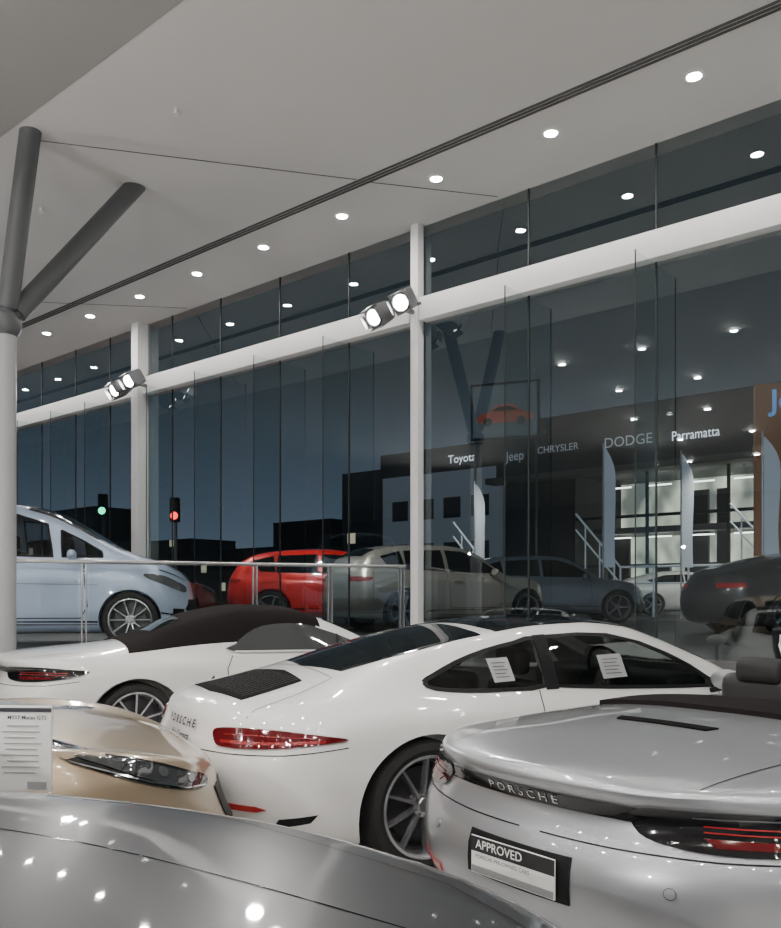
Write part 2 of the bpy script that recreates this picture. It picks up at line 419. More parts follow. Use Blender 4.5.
# ---------------------------------------------------------------- body tables
W911=[smoothpoly([(1.12,.965),(1.2,1.00),(1.35,1.06),(1.55,1.12),(1.75,1.16),(1.90,1.185),(1.88,1.05),(1.865,.915),(1.6,.905),(1.35,.912),(1.17,.932)],2),
      [(1.955,1.19),(2.2,1.20),(2.42,1.19),(2.65,1.135),(2.85,1.055),(3.0,.975),(3.12,.885),(3.12,.845),(2.7,.86),(2.3,.88),(1.92,.908)]]
WS911=[(2.76,-.50),(2.80,0),(2.76,.50),(3.26,.58),(3.36,.33),(3.39,0),(3.36,-.33),(3.26,-.58)]
SP911=dict(L=4.5,wx=(1.03,3.48),wr=.345,wy=(.915,.895),ends=(.52,2.25,.55,2.5),cab=(1.15,3.25,.5),win=W911,topwin=[(WS911,.95)],
 xr=[.11,.105,.095,.075,.05,.0,.02,.12,.2],xf=[4.44,4.44,4.44,4.45,4.47,4.5,4.48,4.40,4.3],
 t=dict(z0=[(0,.84),(.15,.885),(.35,.925),(.7,1.01),(1.1,1.125),(1.55,1.235),(2.0,1.295),(2.3,1.305),(2.6,1.28),(2.9,1.19),(3.2,1.05),(3.42,.93),(3.6,.875),(3.9,.80),(4.2,.70),(4.4,.60),(4.5,.52)],
 y2=[(0,.68),(.4,.62),(.8,.56),(1.3,.545),(2.0,.55),(2.5,.56),(3.0,.60),(3.4,.66),(3.8,.60),(4.5,.5)],
 z2=[(0,.825),(.15,.862),(.4,.90),(.7,.965),(1.1,1.07),(1.55,1.17),(2.0,1.23),(2.3,1.24),(2.6,1.21),(2.9,1.12),(3.2,1.00),(3.42,.90),(3.6,.855),(3.9,.80),(4.2,.70),(4.4,.595),(4.5,.51)],
 y3=[(0,.76),(.4,.79),(.8,.785),(1.2,.755),(1.7,.765),(2.3,.775),(2.9,.785),(3.3,.78),(3.6,.76),(4.0,.74),(4.5,.66)],
 z3=[(0,.795),(.15,.83),(.4,.862),(.8,.895),(1.2,.90),(1.7,.88),(2.3,.85),(2.9,.82),(3.3,.82),(3.6,.85),(3.9,.82),(4.2,.73),(4.4,.60),(4.5,.49)],
 y4=[(0,.83),(.4,.875),(.8,.90),(1.2,.885),(1.7,.84),(2.3,.83),(2.9,.83),(3.3,.845),(3.6,.85),(4,.83),(4.5,.75)],
 z4=[(0,.715),(.4,.77),(.8,.81),(1.2,.80),(1.7,.765),(2.3,.74),(2.9,.72),(3.3,.74),(3.6,.78),(4,.73),(4.3,.62),(4.5,.46)],
 y5=[(0,.87),(.5,.915),(1.0,.935),(1.4,.905),(1.9,.865),(2.6,.86),(3.1,.88),(3.5,.905),(4.0,.88),(4.5,.80)],
 z5=[(0,.56),(1,.6),(2.2,.55),(3.4,.58),(4.2,.5),(4.5,.40)],
 y6=[(0,.84),(1,.915),(1.9,.875),(2.6,.87),(3.5,.89),(4.5,.78)],z6=[(0,.36),(.8,.28),(2.2,.26),(3.6,.27),(4.5,.27)],
 y7=[(0,.74),(1,.82),(3.6,.82),(4.5,.7)],z7=[(0,.23),(.6,.17),(4.5,.16)]))
SPBOX=copy.deepcopy(SP911); del SPBOX['cab']
SPBOX.update(L=4.4,wx=(1.0,3.47),wr=.335,wy=(.895,.885),ends=(.55,2.15,.55,2.5),
 xr=[.055,.052,.045,.035,.075,.0,.02,.12,.2],xf=[4.34,4.34,4.34,4.35,4.37,4.4,4.38,4.30,4.2])
SPBOX['t'].update(z0=[(0,.885),(.15,.90),(.3,.915),(.6,.94),(.95,.98),(1.15,1.04),(1.4,1.155),(1.7,1.245),(2.05,1.295),(2.4,1.285),(2.7,1.2),(2.95,1.09),(3.2,.955),(3.38,.875),(3.8,.79),(4.1,.69),(4.3,.58),(4.4,.5)],
 z2=[(0,.872),(.15,.88),(.3,.89),(.6,.91),(.95,.94),(1.15,.99),(1.4,1.09),(1.7,1.175),(2.05,1.225),(2.4,1.215),(2.7,1.14),(2.95,1.04),(3.2,.925),(3.38,.865),(3.8,.79),(4.1,.70),(4.3,.58),(4.4,.49)],
 z3=[(0,.845),(.15,.85),(.4,.865),(.8,.875),(1.2,.885),(1.7,.88),(2.3,.86),(2.9,.84),(3.3,.84),(3.6,.85),(3.9,.80),(4.2,.69),(4.4,.48)],
 z4=[(0,.745),(.4,.78),(.8,.80),(1.2,.80),(1.7,.77),(2.3,.75),(2.9,.74),(3.3,.76),(3.6,.79),(4,.73),(4.3,.60),(4.4,.46)],
 y3=[(0,.80),(.4,.80),(.8,.795),(1.2,.775),(1.7,.77),(2.3,.775),(2.9,.78),(3.3,.77),(3.6,.76),(4.0,.74),(4.5,.66)],
 y2=[(0,.66),(.4,.64),(.8,.61),(1.3,.585),(2.0,.56),(2.5,.56),(3.0,.60),(3.4,.66),(3.8,.60),(4.5,.5)])
SPOPEN=copy.deepcopy(SPBOX)
SPOPEN['t'].update(z0=[(0,.865),(.15,.88),(.3,.892),(.6,.92),(1.0,.945),(1.45,.955),(1.75,.935),(1.95,.87),(2.5,.85),(2.8,.90),(3.1,.925),(3.38,.875),(3.8,.79),(4.1,.69),(4.3,.58),(4.4,.5)],
 z2=[(0,.852),(.15,.86),(.3,.87),(.6,.89),(1.0,.91),(1.45,.915),(1.75,.90),(1.95,.86),(2.5,.85),(2.8,.88),(3.1,.90),(3.38,.865),(3.8,.79),(4.1,.70),(4.3,.58),(4.4,.49)],
 z3=[(0,.825),(.15,.835),(.4,.855),(.8,.87),(1.2,.88),(1.7,.875),(2.3,.86),(2.9,.84),(3.3,.84),(3.6,.85),(3.9,.80),(4.2,.69),(4.4,.48)],
 z4=[(0,.735),(.4,.775),(.8,.80),(1.2,.80),(1.7,.77),(2.3,.75),(2.9,.74),(3.3,.76),(3.6,.79),(4,.73),(4.3,.60),(4.4,.46)],
 y2=[(0,.66),(.4,.64),(.8,.62),(1.3,.62),(2.0,.66),(2.5,.66),(3.0,.64),(3.4,.66),(3.8,.60),(4.5,.5)])
SPSED=dict(L=5.0,wx=(1.05,3.97),wr=.35,wy=(.93,.93),ends=(.45,2.6,.75,2.3),
 xr=[.12,.12,.11,.08,.04,0,.02,.1,.2],xf=[4.95,4.95,4.95,4.96,4.98,5.0,4.98,4.9,4.8],
 t=dict(z0=[(0,.95),(.3,1.08),(.8,1.24),(1.5,1.38),(2.1,1.42),(2.5,1.38),(2.8,1.24),(3.05,1.10),(3.2,1.06),(3.7,1.01),(4.2,.92),(4.6,.82),(4.85,.70),(5.0,.58)],
 y2=[(0,.66),(.8,.56),(2.0,.56),(2.6,.58),(3.0,.66),(3.5,.70),(4.3,.62),(5.0,.5)],
 z2=[(0,.93),(.3,1.05),(.8,1.18),(1.5,1.31),(2.1,1.35),(2.5,1.31),(2.8,1.18),(3.05,1.06),(3.2,1.035),(3.7,.995),(4.2,.91),(4.6,.81),(4.85,.69),(5.0,.57)],
 y3=[(0,.78),(1.2,.82),(2.3,.80),(3.3,.81),(4.0,.80),(5.0,.66)],z3=[(0,.86),(.5,.93),(1.2,.97),(2.3,.975),(3.3,.985),(3.8,.955),(4.3,.87),(4.7,.75),(5.0,.54)],
 y4=[(0,.86),(1.2,.92),(2.3,.88),(3.3,.89),(4.0,.90),(5.0,.75)],z4=[(0,.78),(1.2,.86),(2.3,.85),(3.3,.86),(4.2,.79),(4.7,.66),(5.0,.50)],
 y5=[(0,.88),(1.1,.965),(2.4,.92),(4.0,.95),(5.0,.8)],z5=[(0,.6),(4,.6),(5.0,.42)],
 y6=[(0,.84),(2.4,.93),(4,.93),(5.0,.78)],z6=[(0,.36),(2.2,.28),(5.0,.28)],y7=[(0,.74),(1,.84),(4,.84),(5.0,.7)],z7=[(0,.23),(.6,.18),(5,.17)]))
SPSUV=dict(L=4.68,wx=(.98,3.79),wr=.37,wy=(.93,.93),gap=.05,ends=(.40,2.9,.80,2.1),
 xr=[.22,.20,.16,.06,.03,0,.02,.1,.2],xf=[4.60,4.60,4.60,4.61,4.64,4.68,4.66,4.58,4.4],
 t=dict(z0=[(.1,1.16),(.3,1.36),(.6,1.52),(1.2,1.61),(2.0,1.64),(2.5,1.60),(2.9,1.44),(3.2,1.23),(3.42,1.09),(3.6,1.04),(4.0,.98),(4.35,.89),(4.55,.78),(4.68,.62)],
 y2=[(0,.58),(1.2,.60),(2.3,.60),(2.9,.63),(3.4,.70),(4.0,.62),(4.68,.5)],
 z2=[(.1,1.12),(.3,1.31),(.6,1.45),(1.2,1.54),(2.0,1.56),(2.5,1.52),(2.9,1.37),(3.2,1.18),(3.42,1.06),(3.6,1.02),(4.0,.97),(4.35,.88),(4.55,.77),(4.68,.61)],
 y3=[(0,.78),(1.2,.83),(2.3,.82),(3.3,.82),(4.0,.80),(4.68,.66)],z3=[(0,1.02),(.5,1.06),(1.2,1.06),(2.3,1.03),(3.3,.99),(3.7,1.01),(4.1,.96),(4.45,.82),(4.68,.57)],
 y4=[(0,.86),(1.2,.91),(2.3,.89),(3.4,.90),(4.0,.90),(4.68,.75)],z4=[(0,.90),(1.2,.94),(2.3,.90),(3.3,.88),(3.8,.90),(4.3,.80),(4.68,.52)],
 y5=[(0,.88),(1.1,.955),(2.4,.92),(3.8,.95),(4.68,.8)],z5=[(0,.62),(3.8,.64),(4.68,.44)],
 y6=[(0,.84),(2.4,.93),(4,.93),(4.68,.78)],z6=[(0,.42),(2.2,.36),(4.68,.32)],y7=[(0,.74),(1,.84),(4,.84),(4.68,.7)],z7=[(0,.28),(.6,.25),(4.68,.22)]))
WMPV=[[(.55,1.46),(1.0,1.60),(1.05,1.16),(.70,1.18)],[(1.12,1.61),(1.85,1.64),(1.88,1.13),(1.10,1.15)],[(1.96,1.64),(2.2,1.62),(2.58,1.50),(2.66,1.10),(1.98,1.12)],[(2.74,1.43),(3.0,1.30),(3.22,1.17),(3.24,1.10),(2.76,1.10)]]
WSMPV=[(2.34,-.60),(2.36,0),(2.34,.60),(3.15,.67),(3.32,.40),(3.36,0),(3.32,-.40),(3.15,-.67)]
SPMPV=dict(L=4.30,wx=(.80,3.57),wr=.335,wy=(.885,.885),ends=(.35,3.0,.60,2.5),gap=.03,cab=(.6,3.2,.7),win=WMPV,topwin=[(WSMPV,1.15)],
 xr=[.25,.23,.18,.06,.02,0,.02,.1,.2],xf=[4.22,4.22,4.22,4.24,4.27,4.30,4.28,4.20,4.1],
 t=dict(z0=[(.1,1.3),(.25,1.5),(.5,1.66),(1.0,1.76),(1.6,1.80),(2.1,1.79),(2.5,1.72),(2.9,1.53),(3.2,1.34),(3.4,1.22),(3.6,1.15),(3.85,1.07),(4.05,.96),(4.2,.82),(4.30,.68)],
 y2=[(0,.58),(1.2,.62),(2.3,.62),(2.9,.66),(3.4,.70),(3.8,.62),(4.30,.48)],
 z2=[(.1,1.25),(.25,1.44),(.5,1.58),(1.0,1.68),(1.6,1.71),(2.1,1.70),(2.5,1.63),(2.9,1.46),(3.2,1.29),(3.4,1.19),(3.6,1.13),(3.85,1.055),(4.05,.95),(4.2,.81),(4.30,.67)],
 y3=[(0,.78),(1.2,.80),(2.3,.79),(3.3,.79),(3.8,.76),(4.30,.62)],z3=[(0,1.05),(.5,1.10),(1.2,1.08),(2.3,1.04),(3.1,1.03),(3.5,1.04),(3.85,.98),(4.1,.86),(4.30,.62)],
 y4=[(0,.84),(1.2,.88),(2.3,.86),(3.4,.88),(3.9,.85),(4.30,.72)],z4=[(0,.92),(1.2,.94),(2.3,.91),(3.3,.90),(3.85,.82),(4.30,.54)],
 y5=[(0,.86),(.8,.91),(2.4,.885),(3.5,.915),(4.0,.88),(4.30,.76)],z5=[(0,.62),(3.6,.62),(4.30,.44)],
 y6=[(0,.82),(2.4,.89),(3.6,.90),(4.30,.74)],z6=[(0,.36),(2.2,.30),(4.30,.28)],y7=[(0,.72),(1,.80),(3.6,.80),(4.30,.66)],z7=[(0,.26),(.6,.2),(4.30,.19)]))
C911=Car(SP911); CBOX=Car(SPBOX); COPEN=Car(SPOPEN); CSED=Car(SPSED); CSUV=Car(SPSUV); CMPV=Car(SPMPV)
DEG=.9*math.pi/180
def windows_side(c,polys,trim=.014,see=None):
    for kd in ('R','L'):
        for P in polys:
            if see:
                c.decal("side_window",P,kd,see,.001,.06,skirt=False)
                c.line("window_trim",P+[P[0]],kd,.022,BLACK,.004,n=3)
                continue
            cx=sum(p[0] for p in P)/len(P); cz=sum(p[1] for p in P)/len(P)
            Q=[]
            for p in P:
                v=Vector((p[0]-cx,p[1]-cz)); l=v.length; Q.append((cx+v.x*(l+trim*1.6)/l,cz+v.y*(l+trim)/l))
            c.decal("window_trim",Q,kd,BLACK,.0035,.05)
            c.decal("side_window",P,kd,TINT,.006,.04)
def exhaust(c,pos,r=.04):
    for (y,z) in pos:
        b=MB(); b.lathe([(r,.0),(r,.12),(r-.008,.12),(r-.012,0)],0,24,Matrix.Rotation(math.pi/2,4,'Z'),True)
        o=b.obj("exhaust_tip",CHROME,c.root); o.location=(.10,y,z)
def circ(u,v,ru,rv,n=14): return [(u+ru*math.cos(a),v+rv*math.sin(a)) for a in [k*2*math.pi/n for k in range(n)]]
# ======== white coupe
def coupe(paint,px,d,al,S):
    c=C911; r=c.begin(paint,px,d,al); r.scale=S
    c.decal("rear_window",[(.80,-.40),(.74,0),(.80,.40),(1.2,.465),(1.60,.49),(1.64,0),(1.60,-.49),(1.2,-.465)],'T',TINT,.005)
    c.decal("roof_panel",[(1.70,-.49),(1.70,.49),(2.2,.50),(2.62,.50),(2.66,0),(2.62,-.50),(2.2,-.50)],'T',GLOSSB,.005)
    c.decal("windscreen",WS911,'T',CARG,.001,.06,skirt=False); c.line("windscreen_trim",WS911+[WS911[0]],'T',.03,BLACK,.004)
    windows_side(c,W911,see=CARG)
    for kd in ('R','L'): c.decal("door_pillar",[(1.885,1.20),(1.97,1.205),(1.935,.89),(1.85,.89)],kd,BLACK,.003,.04)
    cabin(c,1.95,.36,.5,1.11,3.02,.91,-.36,.93)
    g=c.decal("engine_grille",[(.27,-.41),(.23,0),(.27,.41),(.60,.36),(.645,0),(.60,-.36)],'T',GRILLE,.006,smooth=False)
    for k in range(17):
        yy=-.36+.045*k; c.line("grille_slat",[(.29,yy),(.60,yy*.9)],'T',.003,DRIM,.009,parent=g)
    for kd in ('R','L'):
        c.line("door_gap",[(1.80,.89),(1.78,.78),(1.80,.55),(1.86,.40),(2.0,.31),(2.95,.30),(3.07,.42),(3.14,.7),(3.14,.83)],kd,.007)
        c.decal("door_handle",[(1.90,.745),(2.12,.76),(2.12,.73),(1.90,.715)],kd,paint,.018,.03)
        c.line("sill_strip",[(1.5,.25),(3.0,.25)],kd,.05,BLACK)
    for sg in (1,-1):
        P=[(sg*31,.765),(sg*40,.785),(sg*52,.785),(sg*62,.768),(sg*72,.735),(sg*62,.716),(sg*50,.698),(sg*38,.690),(sg*33,.702)]
        t=c.decal("tail_light",P,'rear',REDL,.012,.02,sc=DEG,smooth=True)
        c.line("lamp_strip",[(sg*35,.716),(sg*49,.722),(sg*66,.735)],'rear',.014,REDE,.0145,sc=DEG,parent=t)
        c.line("lamp_strip",[(sg*36,.750),(sg*46,.757),(sg*62,.752)],'rear',.004,REDE,.0145,sc=DEG,parent=t)
        c.decal("rear_reflector",[(sg*30,.425),(sg*48,.42),(sg*51,.405),(sg*48,.392),(sg*30,.395)],'rear',REDE,.006,.02,sc=DEG)
        c.line("bumper_gap",[(sg*3,.655),(sg*20,.655),(sg*40,.660),(sg*56,.67),(sg*72,.695)],'rear',.005,sc=DEG)
        for (u,v) in ((35,.56),(16,.57)): c.decal("parking_sensor",circ(sg*u,v,1.,.016,10),'rear',paint,.004,.02,sc=DEG)
        c.decal("bumper_outlet",[(sg*54,.36),(sg*64,.38),(sg*62,.34),(sg*52,.31)],'rear',BLACK,.004,.02,sc=DEG)
    c.decal("rear_diffuser",[(-46,.335),(-30,.355),(0,.36),(30,.355),(46,.335),(44,.24),(0,.235),(-44,.24)],'rear',BLACK,.005,.04,sc=DEG)
    c.line("deck_gap",[(.20,-.62),(.5,-.56),(.72,-.46),(.74,0),(.72,.46),(.5,.56),(.20,.62)],'T',.005)
    c.lettering("lettering","P O R S C H E",.058,'rear',8,.768,INKM,.012,sc=DEG,sx=1.1,bold=.02)
    c.lettering("script","911 Carrera",.050,'rear',10,.700,INKM,.012,sc=DEG,bold=.015)
    exhaust(c,[(-.5,.27),(-.38,.27),(.5,.27),(.38,.27)])
    for sg in (1,-1): c.decal("headlight",circ(sg*38,.66,9,.09,18),'front',CLEARL,.006,.03,sc=DEG)
    mirrors(c,3.06,.88,.88,paint); wheels(c,'ten',isc=(1/S[0],1/S[1],1))
    return r
# ======== roadster
def roadster(paint,px,d,al,top=True,S=(1,1,1)):
    c=CBOX if top else COPEN; r=c.begin(paint,px,d,al); r.scale=S
    if top:
        c.patch("soft_top",.98,2.68,0,LIDX[3]-2,CLOTH,.010)
        for kd in ('R','L'):
            P=[(1.95,1.05),(2.10,1.115),(2.35,1.135),(2.6,1.10),(2.8,1.03),(2.98,.95),(3.04,.87),(1.82,.895),(1.84,.96)]
            c.decal("side_window",smoothpoly(P,2),kd,SIDEG,.016,.04); c.line("window_trim",P[3:8],kd,.014,paint,.020); c.line("window_trim",[(2.80,1.03),(2.76,.875)],kd,.02,BLACK,.020)
        c.decal("rear_window",[(1.22,-.32),(1.19,0),(1.22,.32),(1.46,.36),(1.48,0),(1.46,-.36)],'T',TINT,.014)
        c.decal("windscreen",[(2.72,-.52),(2.75,0),(2.72,.52),(3.20,.60),(3.32,.33),(3.35,0),(3.32,-.33),(3.20,-.60)],'T',TINT,.006)
    else:
        c.decal("folded_roof_cover",[(1.24,-.62),(1.20,0),(1.24,.62),(1.80,.64),(1.82,0),(1.80,-.64)],'T',CLOTH,.022)
        c.decal("cockpit",[(1.88,-.62),(1.88,.62),(2.7,.64),(2.9,.55),(2.95,0),(2.9,-.55),(2.7,-.64)],'T',BLACK,.006)
        for sg in (1,-1):
            s_=MB(); s_.box((2.30,sg*.33,.84),(.18,.46,.36),0,Matrix.Identity(4),.07,3); s_.box((2.25,sg*.33,1.04),(.12,.26,.14),0,None,.05,3); s_.obj("seat",LEATH,r,50)
        b=MB(); b.path([(3.20,.66,.88),(2.95,.60,1.12),(2.78,.52,1.23),(2.74,.3,1.255),(2.73,0,1.26),(2.74,-.3,1.255),(2.78,-.52,1.23),(2.95,-.60,1.12),(3.20,-.66,.88)],.024); b.obj("windscreen_frame",BLACK,r,60)
        vs=[];fs=[]
        for i in range(13):
            t=-1+i/6; vs+=[(3.22-.02*t*t,.65*t,.89),(2.75+.04*t*t,.53*t,1.25-.03*t*t)]
            if i: fs.append([2*i-2,2*i,2*i+1,2*i-1])
        me=bpy.data.meshes.new("windscreen"); me.from_pydata(vs,[],fs); add("windscreen",me,RAILG,r,60)
    for kd in ('R','L'):
        c.line("door_gap",[(1.80,.86),(1.74,.75),(1.74,.5),(1.82,.36),(1.95,.29),(2.9,.28),(3.05,.42),(3.08,.7),(3.07,.84)],kd,.007)
        c.decal("side_intake",[(1.52,.60),(1.62,.70),(1.64,.50),(1.58,.38),(1.52,.45)],kd,BLACK,.004,.03)
        c.decal("door_handle",[(1.84,.745),(2.04,.76),(2.04,.73),(1.84,.715)],kd,paint,.018,.03)
    c.decal("deck_vent",[(.80,-.20),(.80,.20),(.86,.22),(.86,-.22)],'T',GRILLE,.006) if not top else None
    x_=1.20 if not top else .96
    c.line("deck_gap",[(x_,-.62),(.62,-.60),(.20,-.54)],'T',.005) ; c.line("deck_gap",[(x_,.62),(.62,.60),(.20,.54)],'T',.005)
    dz=0 if top else -.012
    b=c.decal("rear_strip",[(-46,.79+dz),(-20,.800+dz),(0,.803+dz),(20,.800+dz),(36,.793+dz),(36,.748+dz),(20,.752+dz),(0,.754+dz),(-20,.752+dz),(-46,.748+dz)],'rear',GLOSSB,.006,.03,sc=DEG)
    c.lettering("lettering","P O R S C H E",.040,'rear',-4,.777+dz,CHROME,.010,sc=DEG,sx=1.45,parent=b,bold=.0)
    for sg in (1,-1):
        i0=0 if sg>0 else 9
        P=[(sg*(25+i0),.795),(sg*(38+i0*.5),.810),(sg*52,.812),(sg*63,.80),(sg*74,.78),(sg*70,.745),(sg*59,.712),(sg*46,.696),(sg*(34+i0*.6),.698),(sg*(26+i0),.725)]
        P=[(a,b_+dz) for a,b_ in P]
        t=c.decal("tail_light",P,'rear',GLOSSB,.012,.02,sc=DEG,smooth=True)
        for (a,b_) in ((.768,.770),(.752,.754)):
            c.line("lamp_strip",[(sg*38,a+dz),(sg*50,a+.003+dz),(sg*65,b_+dz)],'rear',.004,REDE,.0145,sc=DEG,parent=t)
        c.line("lamp_strip",[(sg*36,.790+dz),(sg*48,.796+dz),(sg*60,.794+dz)],'rear',.005,CLEARL,.0145,sc=DEG,parent=t)
        c.decal("lamp_core",[(sg*38,.736+dz),(sg*61,.740+dz),(sg*57,.720+dz),(sg*40,.712+dz)],'rear',REDL,.0145,.02,sc=DEG,parent=t)
        c.line("bumper_gap",[(sg*3,.655),(sg*20,.655),(sg*40,.66),(sg*56,.67),(sg*70,.70)],'rear',.005,sc=DEG)
        c.decal("rear_reflector",[(sg*32,.40),(sg*48,.395),(sg*48,.37),(sg*32,.37)],'rear',REDE,.006,.02,sc=DEG)
        c.decal("parking_sensor",circ(sg*32,.56,1.,.016,10),'rear',paint,.004,.02,sc=DEG); c.line("sensor_ring",circ(sg*32,.56,1.1,.017,12)+[(sg*32+1.1,.56)],'rear',.0015,GRILLE,.005,sc=DEG,n=1)
        c.decal("headlight",circ(sg*38,.64,9,.085,18),'front',CLEARL,.006,.03,sc=DEG)
    c.decal("rear_diffuser",[(-46,.335),(-30,.355),(0,.36),(30,.355),(46,.335),(44,.24),(0,.235),(-44,.24)],'rear',BLACK,.005,.04,sc=DEG)
    mirrors(c,2.96,.84,.90,paint); exhaust(c,[(-.06,.27),(.06,.27)],.05); wheels(c,'ten',isc=(1/S[0],1/S[1],1/S[2])); return r
# ======== tall cars
def suv(paint,px,d,al,z):
    c=CSUV; r=c.begin(paint,px,d,al,z)
    windows_side(c,[[(.62,1.36),(1.0,1.46),(1.05,1.14),(.75,1.16)],[(1.12,1.47),(1.9,1.50),(1.92,1.11),(1.10,1.13)],[(2.02,1.50),(2.4,1.48),(2.75,1.36),(3.1,1.16),(3.12,1.08),(2.04,1.10)]])
    c.decal("windscreen",[(2.72,-.54),(2.76,0),(2.72,.54),(3.28,.64),(3.38,.35),(3.40,0),(3.38,-.35),(3.28,-.64)],'T',TINT,.006)
    c.decal("rear_window",[(.34,-.46),(.32,0),(.34,.46),(.60,.46),(.62,0),(.60,-.46)],'T',TINT,.006)
    for kd in ('R','L'):
        c.line("door_gap",[(1.95,1.12),(1.95,.5),(2.0,.42),(3.1,.42),(3.16,.6),(3.14,1.04)],kd,.008)
        c.line("sill_strip",[(1.45,.34),(3.3,.34)],kd,.10,BLACK)
        c.decal("door_handle",[(2.05,.94),(2.25,.95),(2.25,.92),(2.05,.91)],kd,paint,.02,.03)
    for sg in (1,-1):
        c.decal("tail_light",[(sg*30,.99),(sg*45,1.0),(sg*58,.98),(sg*56,.92),(sg*44,.90),(sg*30,.92)],'rear',REDE,.008,.03,sc=DEG)
        if paint is not GOLD: c.decal("headlight",[(sg*30,.80),(sg*50,.90),(sg*58,.90),(sg*50,.78),(sg*32,.72)],'front',CHROME,.008,.03,sc=DEG)
    c.decal("front_grille",[(-20,.68),(20,.68),(18,.48),(-18,.48)],'front',BLACK,.006,.04,sc=DEG)
    mirrors(c,2.98,.85,1.10,paint); wheels(c,'five'); return r
# --- place the cars
r=coupe(WHITE,-1.25,4.69,29.0,(1.10,1.05,1.0)); info(r,"white sports coupe with black roof, red tail lights and ten-spoke alloys","car")
c=C911
for (u0,v0,w,h) in ((1.60,1.01,.13,.13),(2.36,1.00,.18,.14)):
    p=c.decal("window_notice",[(u0-w/2,v0-h/2),(u0+w/2,v0-h/2+.005),(u0+w/2,v0+h/2+.005),(u0-w/2,v0+h/2)],'R',mat("notice_paper",(.38,.39,.39),.5),.004,.05)
    for k in range(5): c.line("printed_line",[(u0-w*.36,v0+h*.32-k*h*.15),(u0+w*(.30-.1*(k%2)),v0+h*.32-k*h*.15)],'R',.004,INK,.007,parent=p)
r=roadster(WHITE,-3.58,7.60,28.,True,(1.10,1.04,1.03)); info(r,"white roadster with closed black fabric roof parked by the railing","car")
r=roadster(SILVER,.44,2.86,39,False); info(r,"silver open roadster with black rear strip and an approved plate","car")
c=COPEN
pl=c.decal("plate_surround",[(-17,.605),(12.5,.605),(12.5,.455),(-17,.455)],'rear',BLACK,.006,.05,sc=DEG)
Tp=Matrix.Translation((-.012,.034,.53))@Matrix.Rotation(-math.pi/2,4,'Z')@Matrix.Rotation(math.pi/2,4,'X')
b=MB(); b.box((0,0,0),(.38,.132,.006),0,Tp,.002); b.obj("licence_plate",PAPER,pl)
Tq=Tp@Matrix.Translation((0,0,.0045)); b=MB(); b.box((0,-.050,0),(.37,.022,.002),0,Tq); b.obj("plate_band",mat("plate_grey",(.25,.25,.26),.5),pl)
b=MB(); b.box((0,.038,0),(.38,.052,.002),0,Tq); b.obj("plate_band",mat("band_dark",(.02,.02,.022),.5),pl)
text("plate_text","APPROVED",.044,Tq@Matrix.Translation((-.055,.038,.002)),PAPER,pl,bold=.01)
text("plate_text","PORSCHE PRE-OWNED CARS",.019,Tq@Matrix.Translation((-.04,-.004,.002)),BLACK,pl)
# graphite saloon
def sed_details(c,paint):
    windows_side(c,[[(.95,1.10),(1.5,1.25),(2.05,1.29),(2.05,1.04),(1.1,1.04)],[(2.13,1.29),(2.4,1.25),(2.7,1.15),(2.86,1.07),(2.86,1.04),(2.13,1.04)]])
    c.decal("windscreen",[(2.58,-.52),(2.62,0),(2.58,.52),(2.98,.62),(3.06,.35),(3.09,0),(3.06,-.35),(2.98,-.62)],'T',TINT,.005)
c=CSED; r=c.begin(DSILVER,-4.32,1.68,-6.5); r.scale=(1,1,.965); info(r,"graphite metallic saloon with long bonnet, seen from the nose","car")
sed_details(c,DSILVER)
c.line("bonnet_gap",[(3.15,-.74),(3.9,-.72),(4.4,-.62),(4.62,-.45),(4.72,0),(4.62,.45),(4.4,.62),(3.9,.72),(3.15,.74)],'T',.005)
for yy in (.42,-.42): c.line("bonnet_crease_shade",[(3.3,yy),(4.6,yy*.7)],'T',.005,GLOSSB,.001)  # flat dark strips: shade along the creases drawn as colour
for sg in (1,-1): c.decal("headlight",[(sg*24,.68),(sg*36,.72),(sg*50,.75),(sg*52,.70),(sg*40,.64),(sg*26,.61)],'front',CLEARL,.006,.03,sc=DEG)
mirrors(c,2.75,.86,1.04,DSILVER); wheels(c,'five')
# champagne SUV
r=suv(GOLD,-5.21,2.62,18,0); r.scale=(1,1,.885); info(r,"champagne gold suv with swept-back headlamp beside a price card","car")
c=CSUV
for sg in (1,-1):
    h=c.decal("headlight",[(sg*26,.755),(sg*36,.81),(sg*50,.89),(sg*64,.955),(sg*80,1.0),(sg*72,.93),(sg*58,.83),(sg*44,.755),(sg*30,.715)],'front',GLOSSB,.008,.02,sc=DEG,smooth=True)
    c.decal("lamp_lens_cover",[(sg*29,.757),(sg*38,.805),(sg*50,.878),(sg*64,.943),(sg*74,.975),(sg*68,.93),(sg*57,.845),(sg*44,.77),(sg*32,.735)],'front',mat("clear_lens",(.045,.047,.05),.03,.2,1.0),.012,.02,sc=DEG,smooth=True,parent=h)
    c.line("lamp_strip",[(sg*30,.726),(sg*42,.755),(sg*56,.83),(sg*68,.91),(sg*76,.96)],'front',.006,CHROME,.0125,sc=DEG,parent=h)
    for (u,v) in ((38,.785),(50,.852)): c.decal("lamp_projector",circ(sg*u,v,2.0,.020,16),'front',CLEARL,.015,.02,sc=DEG,parent=h)
